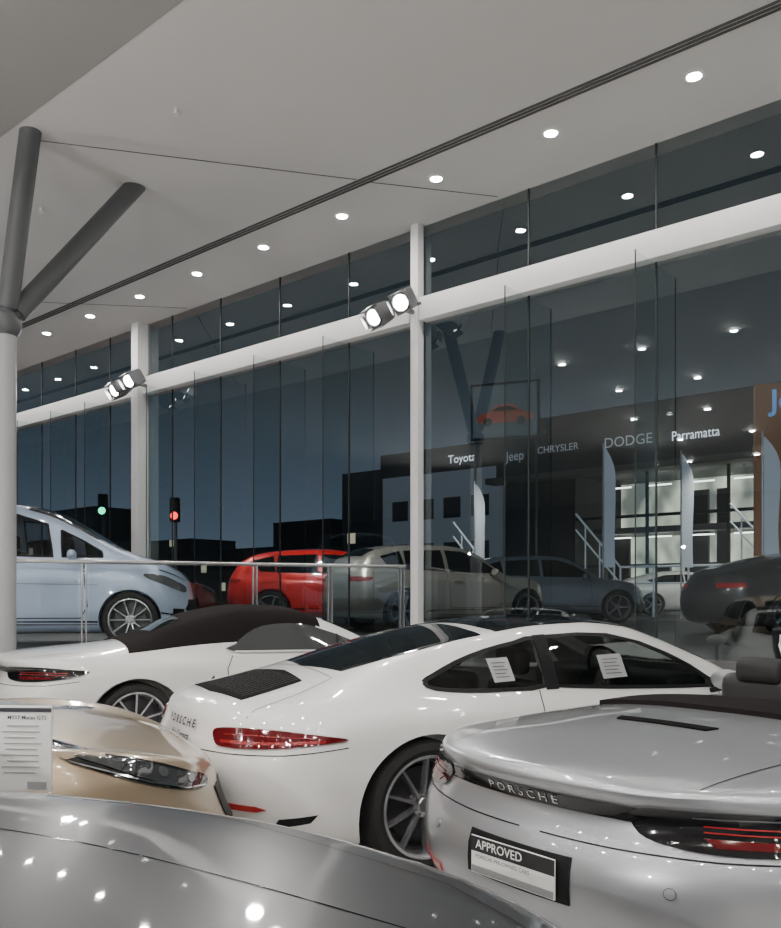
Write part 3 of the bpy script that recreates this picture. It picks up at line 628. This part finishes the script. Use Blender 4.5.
# pale blue people carrier
al=9; h=(math.cos(math.radians(al)),math.sin(math.radians(al)))
hx,hd=-3.16,10.3
c=CMPV; r=c.begin(BLUE,hx-3.57*h[0]-.9*h[1],hd-3.57*h[1]+.9*h[0],al,PZ); info(r,"pale blue people carrier with large windscreen behind the railing","car")
windows_side(c,WMPV,see=CARG); c.decal("windscreen",WSMPV,'T',CARG,.001,.06,skirt=False); c.line("windscreen_trim",WSMPV+[WSMPV[0]],'T',.025,BLACK,.004)
cabin(c,1.95,.38,.72,1.42,3.0,1.13,-.38,1.15,2)
for kd in ('R','L'):
    c.line("door_gap",[(1.91,1.10),(1.91,.42),(2.0,.36),(3.0,.36),(3.08,.5),(3.02,1.03)],kd,.012)
    c.decal("door_handle",[(2.02,.94),(2.22,.95),(2.22,.92),(2.02,.91)],kd,BLUE,.02,.03)
    c.line("side_crease_shade",[(.6,.80),(3.2,.76)],kd,.010,SLATE,.001)  # flat darker strip paints the shade of a body crease
    c.line("sill_strip",[(1.2,.30),(3.2,.30)],kd,.05,BLACK)
c.line("bonnet_gap",[(3.42,-.66),(3.8,-.60),(4.02,-.40),(4.06,0),(4.02,.40),(3.8,.60),(3.42,.66)],'T',.010)
for sg in (1,-1):
    c.decal("headlight",[(sg*26,.74),(sg*38,.80),(sg*54,.88),(sg*68,.90),(sg*66,.84),(sg*46,.72),(sg*30,.67)],'front',CLEARL,.008,.02,sc=DEG,smooth=True)
    c.line("running_light",[(sg*22,.82),(sg*40,.89),(sg*56,.95)],'front',.014,CHROME,.006,sc=DEG)
    c.decal("fog_light",[(sg*36,.46),(sg*48,.47),(sg*48,.40),(sg*36,.39)],'front',BLACK,.006,.02,sc=DEG)
    c.decal("tail_light",[(sg*40,1.0),(sg*58,1.0),(sg*58,.86),(sg*40,.86)],'rear',REDE,.008,.03,sc=DEG)
c.decal("front_grille",[(-25,.58),(25,.58),(34,.46),(24,.38),(-24,.38),(-34,.46)],'front',BLACK,.006,.04,sc=DEG)
c.line("bumper_gap",[(0,.35),(30,.35),(58,.42)],'front',.02,BLACK,sc=DEG)
mirrors(c,2.88,.80,1.12,BLUE); wheels(c,'multi')
# cars outside
OG=PZ-.03
for (p_,px,d,al,lab) in ((RED,-3.45,18.2,2,"bright red suv parked outside the glass"),(BRONZE,-1.05,15.6,30,"silver bronze suv parked outside behind the glass"),
    (SLATE,1.6,21.0,2,"slate blue suv parked outside the glass"),(mat("dull_red",(.34,.03,.03),.4,.2,1.),-9.4,23.0,8,"dark red suv further along the street")):
    r=suv(p_,px,d,al,OG); info(r,lab,"car")
c=CSED
for (p_,px,d,al,lab) in ((BLACKP,5.2,14.4,14,"black taxi saloon with yellow chequer band"),(WHITE,1.6,30,0,"white saloon parked across the street"),(BLACKP,10.6,25.,0,"dark saloon parked across the street"),(WHITE,7.0,27.0,0,"white hatchback parked in front of the showroom")):
    r=c.begin(p_,px,d,al,OG); info(r,lab,"car"); sed_details(c,p_)
    for sg in (1,-1): c.decal("tail_light",[(sg*26,.86),(sg*56,.86),(sg*56,.78),(sg*26,.78)],'rear',REDON if 'dark' in lab else REDE,.006,.05,sc=DEG)
    if 'taxi' in lab:
        YE=mat("taxi_yellow_glow",(.8,.6,.03),.4,emit=(.8,.6,.03),es=.08)  # yellow squares glow a little, light added in the material
        for k in range(11):
            for q in range(2):
                x0=.9+.26*k+.13*(q)
                for kd in ('R','L'): c.decal("chequer",[(x0,.70+.06*q),(x0+.13,.70+.06*q),(x0+.13,.76+.06*q),(x0,.76+.06*q)],kd,YE,.004,.1)
    wheels(c,'five')
# ================================================================ room shell
X0,X1,Y0=-26.,9.,-7.
struct(box("floor",((X0+X1)/2,(Y0+WY)/2,-.05),(X1-X0,WY-Y0,.1),mat("floor_tile",(.50,.495,.48),.2,noise=(1.5,.06))))
def slab(name,poly,z0,z1,m):
    n=len(poly); b=MB(); b.addm([(x,y,z0) for x,y in poly]+[(x,y,z1) for x,y in poly],[list(range(n))[::-1],list(range(n,2*n))]+[[i,(i+1)%n,n+(i+1)%n,n+i] for i in range(n)]); return b.obj(name,m)
P1=plan(-4.09,8.9); P2=plan(.25,10.8)
o=slab("display_platform",[(X0+.01,P1[1]),(P1[0],P1[1]),(P2[0],WY-.26),(X0+.01,WY-.26)],0,PZ,mat("platform_tile",(.20,.20,.205),.3,noise=(2,.06))); info(o,"raised tiled display platform edged by the railing","platform")
YS=4.03; SL=.17
def prism(name,pts,h,m):
    b=MB(); v=[Vector(p) for p in pts]; b.addm(v+[p+Vector((0,0,h)) for p in v],[[0,1,2,3],[4,5,6,7],[0,1,5,4],[1,2,6,5],[2,3,7,6],[3,0,4,7]]); return b.obj(name,m)
struct(prism("ceiling",[(X0,YS,CZ),(X1,YS,CZ),(X1,WY+.25,CZ),(X0,WY+.25,CZ)],.2,CEIL))
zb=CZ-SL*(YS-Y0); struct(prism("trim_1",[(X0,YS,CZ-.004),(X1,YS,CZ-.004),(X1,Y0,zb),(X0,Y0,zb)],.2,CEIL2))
struct(box("wall_back",((X0+X1)/2,Y0-.05,CZ/2),(X1-X0,.1,CZ),WALLM)); struct(box("wall_left",(X0-.05,(Y0+WY)/2,CZ/2),(.1,WY-Y0,CZ),WALLM)); struct(box("wall_right",(X1+.05,(Y0+WY)/2,CZ/2),(.1,WY-Y0,CZ),WALLM))
struct(box("wall_front",((X0+X1)/2,WY,PZ/2-.01),(X1-X0,.25,PZ),mat("plinth",(.12,.12,.125),.5)))
for k,yy in enumerate((7.06,7.11,7.16)): struct(box("trim_%d"%(2+k),((X0+X1)/2,yy,CZ-.004),(X1-X0,.026,.012),JOINT))
def strip(name,a,b,w):
    a=Vector(a);b=Vector(b);L=(b-a).length; o=box(name,((a.x+b.x)/2,(a.y+b.y)/2,CZ-.002),(L,w,.006),JOINT,rz=math.atan2(b.y-a.y,b.x-a.x)); return struct(o)
strip("trim_5",(-8.43,4.28),(-6.48,7.03),.010); strip("trim_6",(-6.4,7.18),(-5.5,8.4),.008); strip("trim_7",(-15,4.6),(-11.5,8.4),.008)
BZ0,BZ1=4.88,5.165
cols=[-6.70,-12.8,-19.2]
bays=[(-6.62,8.9),(-12.66,-6.78),(-19.1,-12.94),(-26,-19.3)]
for k,(a,b) in enumerate(bays): struct(box("trim_%d"%(10+k),((a+b)/2,WY-.02,(BZ0+BZ1)/2),(b-a,.24,BZ1-BZ0),FRAME,bev=.008))
for k,x in enumerate(cols):
    w,dp=(.12,.12) if k==0 else (.20,.26)
    o=box("window_column",(x,WY-.08,(CZ+PZ)/2),(w,dp,CZ-PZ),FRAME,bev=.006); info(o,"white powder-coated square column in the glass wall","column",group="columns of the glass wall")
joints=[-20.6,-19.2,-17.8,-16.4,-15.1,-13.9,-12.8,-12.0,-10.72,-9.34,-7.95,-6.70,-5.12,-3.60,-2.05,-.5,1.05,2.6,4.2,5.8,7.4,8.9]
n=1
DK=mat("silicone",(.02,.025,.025),.5)
for a,b in zip(joints[:-1],joints[1:]):
    for z0,z1 in ((PZ,BZ0),(BZ1,CZ)):
        me=bpy.data.meshes.new("w"); me.from_pydata([(a+.01,WY,z0),(b-.01,WY,z0),(b-.01,WY,z1),(a+.01,WY,z1)],[],[(0,1,2,3)]); o=add("window_%d"%n,me,GLASS,None,0); struct(o); n+=1
tn=20
for x in joints:
    if x in cols: continue
    struct(box("trim_%d"%tn,(x,WY,(CZ+BZ1)/2),(.018,.02,CZ-BZ1),DK)); tn+=1
    struct(box("trim_%d"%tn,(x,WY,(PZ+BZ0)/2),(.018,.02,BZ0-PZ),DK)); tn+=1
    b=MB(); b.addm([(x,WY-.02,PZ),(x,WY-.50,PZ),(x,WY-.50,BZ0-.02),(x,WY-.02,BZ0-.02)],[[0,1,2,3]],0)
    b.box((x,WY-.505,(PZ+BZ0)/2),(.010,.010,BZ0-PZ-.04),1)
    o=b.obj("glass_fin",[FING,DK]); info(o,"clear glass stiffening fin standing behind the glass wall","glass fin",group="glass fins")
def downlight(x,y,z,first=[None]):
    if first[0] is None:
        b=MB(); b.lathe([(.088,-.0),(.091,-.008),(.066,-.012),(.063,.0)],0,28,Matrix.Rotation(math.pi/2,4,'X'),True)
        m1=b.mesh("trim_ring"); m1.materials.append(FRAME)
        b=MB(); vs=[(0.059*math.cos(a),.059*math.sin(a),-.006) for a in [2*math.pi*k/24 for k in range(24)]]; b.addm(vs,[list(range(24))]); m2=b.mesh("lamp_lens"); m2.materials.append(LAMP)
        first[0]=(m1,m2)
    e=empty("downlight",(x,y,z)); info(e,"round recessed ceiling downlight, switched on","ceiling light",group="recessed ceiling downlights")
    for nm,m_ in (("trim_ring",first[0][0]),("lamp_lens",first[0][1])):
        o=bpy.data.objects.new(nm,m_); col.objects.link(o); o.parent=e
for k in range(-3,12): downlight(-2.87-1.455*k,7.59,CZ-.002)
for j,yy in enumerate((2.5,.9,-.7,-2.3,-3.9)):
    for k in range(9): downlight(-8.0+1.6*k+(.4 if j%2 else 0),yy,CZ-SL*(YS-yy)-.022)
for (x,y) in (((176-390.5)/850,109),((41-390.5)/850,208)):
    d=(CZ-EYE)*850/(594-y); X,Y=plan(x*d,d); b=MB(); b.tube((0,0,0),(0,0,-.05),.02,0,12); b.tube((0,0,-.05),(0,0,-.055),.035,0,12); o=b.obj("sprinkler",FRAME); o.location=(X,Y,CZ); info(o,"small ceiling fire sprinkler head","sprinkler",group="sprinklers")
# branching column
hub=Vector((*plan(-4.03,8.9),4.27)); t1=Vector((*plan(-3.63,8.57),CZ)); t2=Vector((*plan(-2.93,9.73),CZ))
e=empty("steel_column",(hub.x,hub.y,0)); info(e,"grey tubular steel column branching to the ceiling","column")
def W(p): return Vector(p)-Vector((hub.x,hub.y,0))
b=MB(); b.tube(W((hub.x,hub.y,PZ+.001)),W(hub),.105,0,32); b.lathe([(0,-.01),(.17,-.01),(.17,.02),(.12,.04)],0,28,Matrix.Translation((0,0,PZ+.01))@Matrix.Rotation(math.pi/2,4,'X')); b.obj("column_shaft",mat("column_grey",(.40,.40,.41),.4),e)
for t in (t1,t2):
    t=Vector((t.x,t.y,CZ)); dr=(t-hub).normalized(); b=MB(); b.tube(W(hub+dr*.18),W(t+dr*.06),.105,0,28); b.tube(W(hub+dr*.02),W(hub+dr*.2),.075,0,24); b.obj("branch",GREYC,e)
bm=bmesh.new(); bmesh.ops.create_uvsphere(bm,u_segments=28,v_segments=16,radius=.16); me=bpy.data.meshes.new("h"); bm.to_mesh(me); bm.free(); o=add("hub",me,GREYC,e); o.location=W(hub)
# railing
V1=Vector((*P1,PZ));V2=Vector((*P2,PZ)); dv=V2-V1
e=empty("railing",V1); info(e,"stainless steel railing with glass infill panels","railing")
ts=[.01,.175,.575,.772,.975]
for t in ts:
    p=dv*t; ang=math.atan2(dv.y,dv.x)
    b=MB(); T=Matrix.Translation(p)@Matrix.Rotation(ang,4,'Z'); b.box((-.022,0,.49),(.014,.05,.98),0,T,.002); b.box((.022,0,.49),(.014,.05,.98),0,T,.002); b.box((0,0,.006),(.10,.10,.012),0,T,.002); b.obj("post",STEEL,e)
b=MB(); b.tube(dv*-.25+Vector((0,0,1.0)),dv*.985+Vector((0,0,1.0)),.022,0,16); b.obj("top_rail",STEEL,e)
for a,b_ in zip(ts[:-1],ts[1:]):
    q=[dv*(a+.012),dv*(b_-.012)]; b=MB(); b.addm([q[0]+Vector((0,0,.08)),q[1]+Vector((0,0,.08)),q[1]+Vector((0,0,.93)),q[0]+Vector((0,0,.93))],[[0,1,2,3]]); b.obj("glass_panel",RAILG,e,0)
# floodlights
HOUS=mat("flood_housing",(.22,.22,.23),.4,.5)
def floods(x,lab):
    e=empty("floodlight",(x,WY-.14,5.0)); info(e,lab,"floodlight",group="floodlights on the beam")
    b=MB(); b.box((0,-.10,0),(.06,.20,.05),0,None,.005); b.tube((-.35,-.2,0),(.28,-.2,0),.02,0,12); b.obj("bracket",HOUS,e)
    for dx,ry,dz in ((-.28,4,-.06),(.12,18,.03)):
        R=Matrix.Translation((dx,-.32,dz))@Matrix.Rotation(math.radians(ry),4,'Z')@Matrix.Rotation(math.radians(26),4,'X')@Matrix.Rotation(math.radians(-18),4,'Y')
        b=MB(); b.box((0,0,0),(.25,.24,.25),0,R,.03)
        for k in range(5): b.box((-.09+.045*k,.14,0),(.008,.06,.20),0,R)
        h=b.obj("lamp_head",HOUS,e)
        b=MB(); b.lathe([(.118,-.118),(.118,-.150),(.108,-.150),(.104,-.125)],0,32,R,True); b.obj("lamp_bezel",BLACK,h)
        vs=[(.092*math.cos(a),-.134,.092*math.sin(a)) for a in [2*math.pi*k/28 for k in range(28)]]; b=MB(); b.addm(vs,[list(range(28))],0,R); b.obj("lamp_lens",FLOOD,h,0)
        for q in range(4):
            b=MB(); b.box((.128,-.05,0),(.006,.10,.17),0,R@Matrix.Rotation(-(q*math.pi/2),4,'Y')@Matrix.Translation((0,-.12,0))); b.obj("barn_door",HOUS,h,0)
floods(-6.72,"pair of square floodlights clamped to the white beam by a column"); floods(-12.56,"pair of square floodlights further along the beam")
# price card on stand
x,y=plan(-1.15,2.62); e=empty("price_card",(x,y,0),PHI-math.radians(4)); info(e,"printed white price card in a slim stand","price card")
b=MB(); b.tube((0,.01,0),(0,.01,.85),.012,0,12); b.tube((0,.01,0),(0,.01,.012),.13,0,24); b.obj("stand",STEEL,e)
b=MB(); b.box((0,0,.975),(.22,.008,.262),0,None,.002); o=b.obj("card",PAPER,e)
TT=Matrix.Translation((0.033,-.006,1.070))@Matrix.Rotation(math.pi/2,4,'X'); text("card_text","MY17 Macan GTS",.017,TT,INK,o,bold=.01)
b=MB(); b.box((0,-.006,1.094),(.22,.002,.012),0); b.obj("card_band",INK,o)
for k in range(9):
    b=MB(); b.box((.02-.005*(k%3),-.006,1.045-.018*k),(.10+.02*(k%2),.002,.002),0); b.obj("printed_line",mat("grey_ink",(.3,.3,.3)),o)
b=MB(); b.box((.065,-.006,.862),(.06,.002,.022),0); b.obj("printed_line",mat("grey_ink",(.3,.3,.3)),o)
# ================================================================ outside
ASPH=mat("asphalt",(.035,.037,.04),.45,noise=(3,.3))
g=slab("street",[(-110,WY+.3),(60,WY+.3),(60,140),(-110,140)],PZ-.2,OG,ASPH); info(g,"dark asphalt street outside the showroom","street")
for k,yy in enumerate((21.,21.3)):
    o=box("lane_marking",(-10,yy,OG+.004),(90,.10,.008),mat("lane_paint",(.5,.5,.5),.6)); info(o,"white lane line painted on the street","road marking",group="lane lines")
BY=32.
NAVY=mat("navy_cladding",(.030,.038,.055),.5,noise=(.6,.15))
e=empty("showroom_building",(-10,BY,OG)); info(e,"navy two-storey car showroom across the street with lit windows","building")
def BX(name,x0,x1,y0,y1,z0,z1,m): 
    b=MB(); b.box(((x0+x1)/2+10,(y0+y1)/2-BY,(z0+z1)/2-OG),(x1-x0,y1-y0,z1-z0),0); return b.obj(name,m,e)
BX("fascia",-21.0,6,BY,BY+12,6.5,9.0,NAVY)
BX("canopy",-21.2,6.2,BY-.6,BY+.2,6.3,6.55,mat("canopy_grey",(.12,.13,.14),.5))
BX("end_wall",-21.0,-17.5,BY+.6,BY+12,OG,6.5,mat("grey_render",(.06,.065,.075),.7))
def litmat(nm,c0,c1,sc,es):
    m=bpy.data.materials.new(nm); m.use_nodes=True; nt=m.node_tree; b=nt.nodes["Principled BSDF"]; tc=nt.nodes.new("ShaderNodeTexCoord")
    mp=nt.nodes.new("ShaderNodeMapping"); mp.inputs["Scale"].default_value=sc
    v=nt.nodes.new("ShaderNodeTexNoise"); v.inputs["Scale"].default_value=1.; r=nt.nodes.new("ShaderNodeValToRGB")
    r.color_ramp.elements[0].color=(*c0,1); r.color_ramp.elements[1].color=(*c1,1); r.color_ramp.elements[0].position=.38; r.color_ramp.elements[1].position=.62
    nt.links.new(tc.outputs["Object"],mp.inputs[0]); nt.links.new(mp.outputs[0],v.inputs["Vector"]); nt.links.new(v.outputs["Fac"],r.inputs[0]); nt.links.new(r.outputs[0],b.inputs["Emission Color"]); b.inputs["Emission Strength"].default_value=es; b.inputs["Base Color"].default_value=(.1,.1,.1,1); return m
BX("lit_interior",-17.4,6,BY+5,BY+5.1,OG,6.5,litmat("lit_interior",(.16,.17,.15),(.85,.87,.68),(.7,1,.5),1.6))
BX("interior_floor",-17.4,6,BY+.7,BY+5,OG,OG+.05,mat("pale_tile",(.4,.4,.38),.3))
for k in range(10):
    x=-16.8+1.5*k+random.uniform(-.3,.3); BX("display_wall",x,x+random.uniform(.3,1.0),BY+3.4,BY+3.6,OG,random.choice((2.6,3.4,3.9,5.8)),mat("display_dark",(.05,.05,.055),.6))
TUBE=mat("tube_light",(1,1,1),.5,emit=(1,1,.9),es=6)
for k in range(9):
    for z in (3.9,6.1): b=MB(); b.box((-16.5+1.8*k+10,3.0,z-OG),(1.0,.08,.05)); b.obj("tube_light",TUBE,e)
BX("mezzanine",-17.4,6,BY+2.4,BY+5,4.05,4.3,mat("slab_grey",(.3,.3,.3),.6))
for k in range(15):
    x=-17.4+1.6*k; BX("mullion",x-.05,x+.05,BY+.5,BY+.62,OG,6.5,NAVY)
for z in (2.6,4.6): BX("transom",-17.4,6,BY+.5,BY+.62,z-.06,z+.06,NAVY)
def bt(s,size,x,z,sx=1.,m=LITW,bold=0.): 
    T=Matrix.Translation((x+10,-.04,z-OG))@Matrix.Rotation(math.pi/2,4,'X'); o=text("building_sign",s,size,T,m,e,sx,bold)
DIMW=mat("sign_dim",(.5,.5,.5),.5,emit=(.8,.85,.95),es=.35)
bt("Parramatta",.52,-12.04,7.5,.80,bold=.0); bt("DODGE",.58,-14.75,7.55,1.0,DIMW); bt("CHRYSLER",.42,-17.9,7.6,1.0,DIMW); bt("Jeep",.60,-20.0,7.5,.9,DIMW)
x,y=-17.9,27.9
e2=empty("billboard",(x,y,OG),.35); info(e2,"large pictorial billboard on two posts","billboard")
b=MB(); b.box((0,0,7.75),(2.7,.2,2.2),0); o=b.obj("panel",BLACKP,e2)
b=MB(); b.box((0,-.12,7.75),(2.5,.02,2.0),0); ps=b.obj("poster",mat("poster_night",(.02,.028,.035),.4,emit=(.06,.08,.10),es=.8),e2)
# printed picture of a parked car
PO=Matrix.Translation((0,-.135,7.6))@Matrix.Rotation(math.pi/2,4,'X')
def flat(name,P,m,dz=0.):
    b=MB(); b.addm([(x_,y_,dz) for x_,y_ in P],[list(range(len(P)))],0,PO); b.obj(name,m,ps,0)
flat("printed_car",smoothpoly([(-1.05,-.25),(-1.0,.02),(-.6,.12),(-.3,.36),(.3,.38),(.65,.12),(1.05,.02),(1.08,-.25),(.5,-.3),(-.5,-.3)],3),mat("print_red",(.22,.05,.03),.5,emit=(.30,.06,.03),es=.5))
flat("printed_window",[(-.5,.13),(-.24,.30),(.25,.31),(.5,.13)],mat("print_dark",(.02,.025,.03),.5),.004)
for q in (-.65,.65): flat("printed_wheel",[(q+.17*math.cos(a),-.27+.17*math.sin(a)) for a in [k*math.pi/8 for k in range(16)]],mat("print_dark",(.02,.025,.03),.5),.006)
for q in (-1.2,1.2): b=MB(); b.tube((q,.05,0),(q,.05,6.8),.05,0,12); b.obj("post",GREYC,e2)
X,Y=plan(5.2,49); e8=empty("white_building",(X,Y,OG)); info(e8,"white two-storey commercial building with a sign band","building")
b=MB(); b.box((0,0,4.3),(8,8,8.6)); b.obj("block",mat("white_render_glow",(.45,.47,.5),.7,emit=(.6,.7,.85),es=.10),e8)  # walls glow faintly: light on the render is put into its material
b=MB(); b.box((0,-4.1,7.9),(8,.2,1.3)); b.obj("sign_band",NAVY,e8)
text("building_sign","Toyota",.62,Matrix.Translation((1.7,-4.25,7.8))@Matrix.Rotation(math.pi/2,4,'X'),LITW,e8)
for i in range(4):
    for z in (2.9,5.3): b=MB(); b.box((-2.7+1.8*i,-4.02,z),(1.1,.06,1.1)); b.obj("window_pane",mat("dark_pane",(.03,.035,.04),.1),e8)
e3=empty("pylon_sign",(-5.20,20.,OG),math.radians(25)); info(e3,"tall rust-brown pylon sign with blue lettering","sign")
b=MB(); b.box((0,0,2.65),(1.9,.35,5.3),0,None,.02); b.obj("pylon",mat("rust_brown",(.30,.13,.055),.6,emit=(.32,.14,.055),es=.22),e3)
text("lettering","Jeep",.62,Matrix.Translation((-.12,-.19,4.9))@Matrix.Rotation(math.pi/2,4,'X'),mat("sign_blue",(.08,.2,.5),.4,emit=(.15,.4,.9),es=.7),e3,bold=.02)
for k,(xp,d,z0,z1) in enumerate(((612,24,2.2,5.6),(482,29,2.2,5.2),(775,17,2.2,4.6),(690,24,2.2,5.4))):
    X,Y=plan((xp-390.5)/850*d,d); e4=empty("banner_flag",(X,Y,OG),PHI); info(e4,"tall feather banner flag on a thin pole","flag",group="banner flags")
    b=MB(); b.tube((-.25,0,0),(-.25,0,z1-OG+.1),.025,0,8); b.obj("pole",STEEL,e4)
    N=14; vs=[];fs=[]
    for i in range(N+1):
        t=i/N; z=z0-OG+(z1-z0)*t; w=.34*(1-max(0,(t-.75)/.25)**2*.8); yy=.05*math.sin(t*7)
        vs+=[(-.25,0,z),(-.25+w,yy,z)]
        if i: fs.append([2*i-2,2*i-1,2*i+1,2*i])
    me=bpy.data.meshes.new("f"); me.from_pydata(vs,[],fs); add("cloth",me,mat("banner_cloth_glow",(.45,.47,.5),.8,emit=(.6,.7,.85),es=.30),e4)  # cloth emits faintly in place of light falling on it
STG=mat("handrail_grey_glow",(.45,.47,.5),.5,emit=(.6,.7,.8),es=.25)  # rails glow: the light on the steel is built into the material
for k in range(4):
    e5=empty("handrail",(-16.2+4.75*k,24.3,OG)); info(e5,"galvanised handrail with posts beside outdoor steps","handrail",group="street handrails")
    b=MB(); b.tube((0,0,1.5),(3.2,0,1.5),.035,0,8); b.tube((0,0,1.0),(3.2,0,1.0),.025,0,8)
    if k<3:
        b.tube((0,0,1.5),(-1.4,-.2,3.2),.035,0,8); b.tube((0,0,1.0),(-1.4,-.2,2.7),.03,0,8)
        for q in range(3): b.tube((-.47*q-.2,-.03*q,.2),(-.47*q-.2,-.03*q,1.7+.57*q),.025,0,8)
    for q in range(4): b.tube((q*1.05,0,0),(q*1.05,0,1.5),.03,0,8)
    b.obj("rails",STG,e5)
for k,(xp,d,w,h,lab) in enumerate(((100,90,8,9.5,"distant apartment block with lit windows"),(60,80,14,5.5,"low dark commercial block"),(392,60,4,9.,"grey rendered street building"),(250,75,20,4.5,"long low dark warehouse"),(180,95,12,6.5,"distant office block with few lights"),(330,64,6,6.0,"dark brick shop building"))):
    X,Y=plan((xp-390.5)/850*d,d); e6=empty("distant_building",(X,Y,OG)); info(e6,lab,"building")
    g_=(.05,.11,.09,.05,.06,.045)[k]
    b=MB(); b.box((0,0,h/2),(w,6,h),0); b.obj("block",mat("block_grey_%d"%k,(g_,g_*1.05,g_*1.2),.8),e6)
    for i in range(int(w/1.3)):
        for j in range(int(h/1.6)):
            if random.random()<.28:
                b=MB(); b.box((-w/2+.9+i*1.3,-3.02,1.3+j*1.6),(.7,.05,.7),0); b.obj("lit_window",mat("lit_pane",(.5,.45,.3),.5,emit=(1,.85,.6),es=.7),e6)
for (xp,yp,d,c_,lab) in ((103,511,30,(.03,1,.45),"traffic signal showing green"),(175,516,28,(1,.05,.03),"pedestrian signal showing red")):
    X,Y=plan((xp-390.5)/850*d,d); z=EYE+(594-yp)*d/850-OG; e7=empty("traffic_signal",(X,Y,OG),PHI); info(e7,lab,"traffic light")
    b=MB(); b.tube((0,.1,0),(0,.1,z+.6),.05,0,10); b.obj("pole",GREYC,e7)
    b=MB(); b.box((0,0,z+.2),(.30,.25,.8),0,None,.03); b.obj("signal_head",BLACK,e7)
    b=MB(); b.lathe([(0,-.01),(.12,-.01),(.13,.02)],0,20,Matrix.Translation((0,-.14,z))); b.obj("signal_lens",mat("sig_%d"%xp,c_,.4,emit=c_,es=6),e7)
# ================================================================ world, light, camera
w=bpy.data.worlds.new("w"); bpy.context.scene.world=w; w.use_nodes=True; nt=w.node_tree; bg=nt.nodes["Background"]
tc=nt.nodes.new("ShaderNodeTexCoord"); sx=nt.nodes.new("ShaderNodeSeparateXYZ"); r=nt.nodes.new("ShaderNodeValToRGB")
cr=r.color_ramp; cr.elements[0].position=0.; cr.elements[0].color=(.17,.21,.28,1); cr.elements[1].position=.5; cr.elements[1].color=(.016,.022,.025,1); q=cr.elements.new(.12); q.color=(.10,.13,.175,1); q=cr.elements.new(.25); q.color=(.035,.047,.058,1)
nt.links.new(tc.outputs["Generated"],sx.inputs[0]); nt.links.new(sx.outputs["Z"],r.inputs[0]); nt.links.new(r.outputs[0],bg.inputs[0]); bg.inputs[1].default_value=1.
def spot(x,y,z,tx,ty,tz,e_,ang,nm="flood_beam",cc=(1,.96,.92),sz=.1):
    l=bpy.data.lights.new(nm,'SPOT'); l.energy=e_; l.spot_size=math.radians(ang); l.spot_blend=.8; l.shadow_soft_size=sz; l.color=cc
    o=bpy.data.objects.new(nm,l); col.objects.link(o); o.location=(x,y,z); o.rotation_euler=(Vector((tx,ty,tz))-Vector((x,y,z))).to_track_quat('-Z','Y').to_euler()
spot(-6.9,WY-.75,4.8,-3.5,2.,0,260,95); spot(-12.8,WY-.75,4.8,-9,4.,.5,260,95)
for (x,y) in ((-14,-3),(-8,-3.5),(-2,-3.5),(4,-2)): spot(x,y,2.6,x*.9,y+8.5,6,460,120,"ceiling_fill",(1,.97,.94),.03)  # unseen fill spots added to brighten the ceiling
for (x,y) in ((-22,14),(-15,13),(-10,12),(-4,12),(-16,24),(-8,26)): spot(x,y-2.5,5.6,x,y+.5,0,850,120,"street_fill",(1,.93,.84),.1)  # fill spots added to brighten the cars outside; no fixtures there
cam=bpy.data.cameras.new("camera"); co=bpy.data.objects.new("camera",cam); col.objects.link(co); bpy.context.scene.camera=co
co.location=(0,0,EYE); co.rotation_euler=(math.pi/2,0,PHI); cam.sensor_width=36; cam.lens=36*850/928; cam.shift_y=(594-464)/928; cam.clip_start=.05; cam.clip_end=400
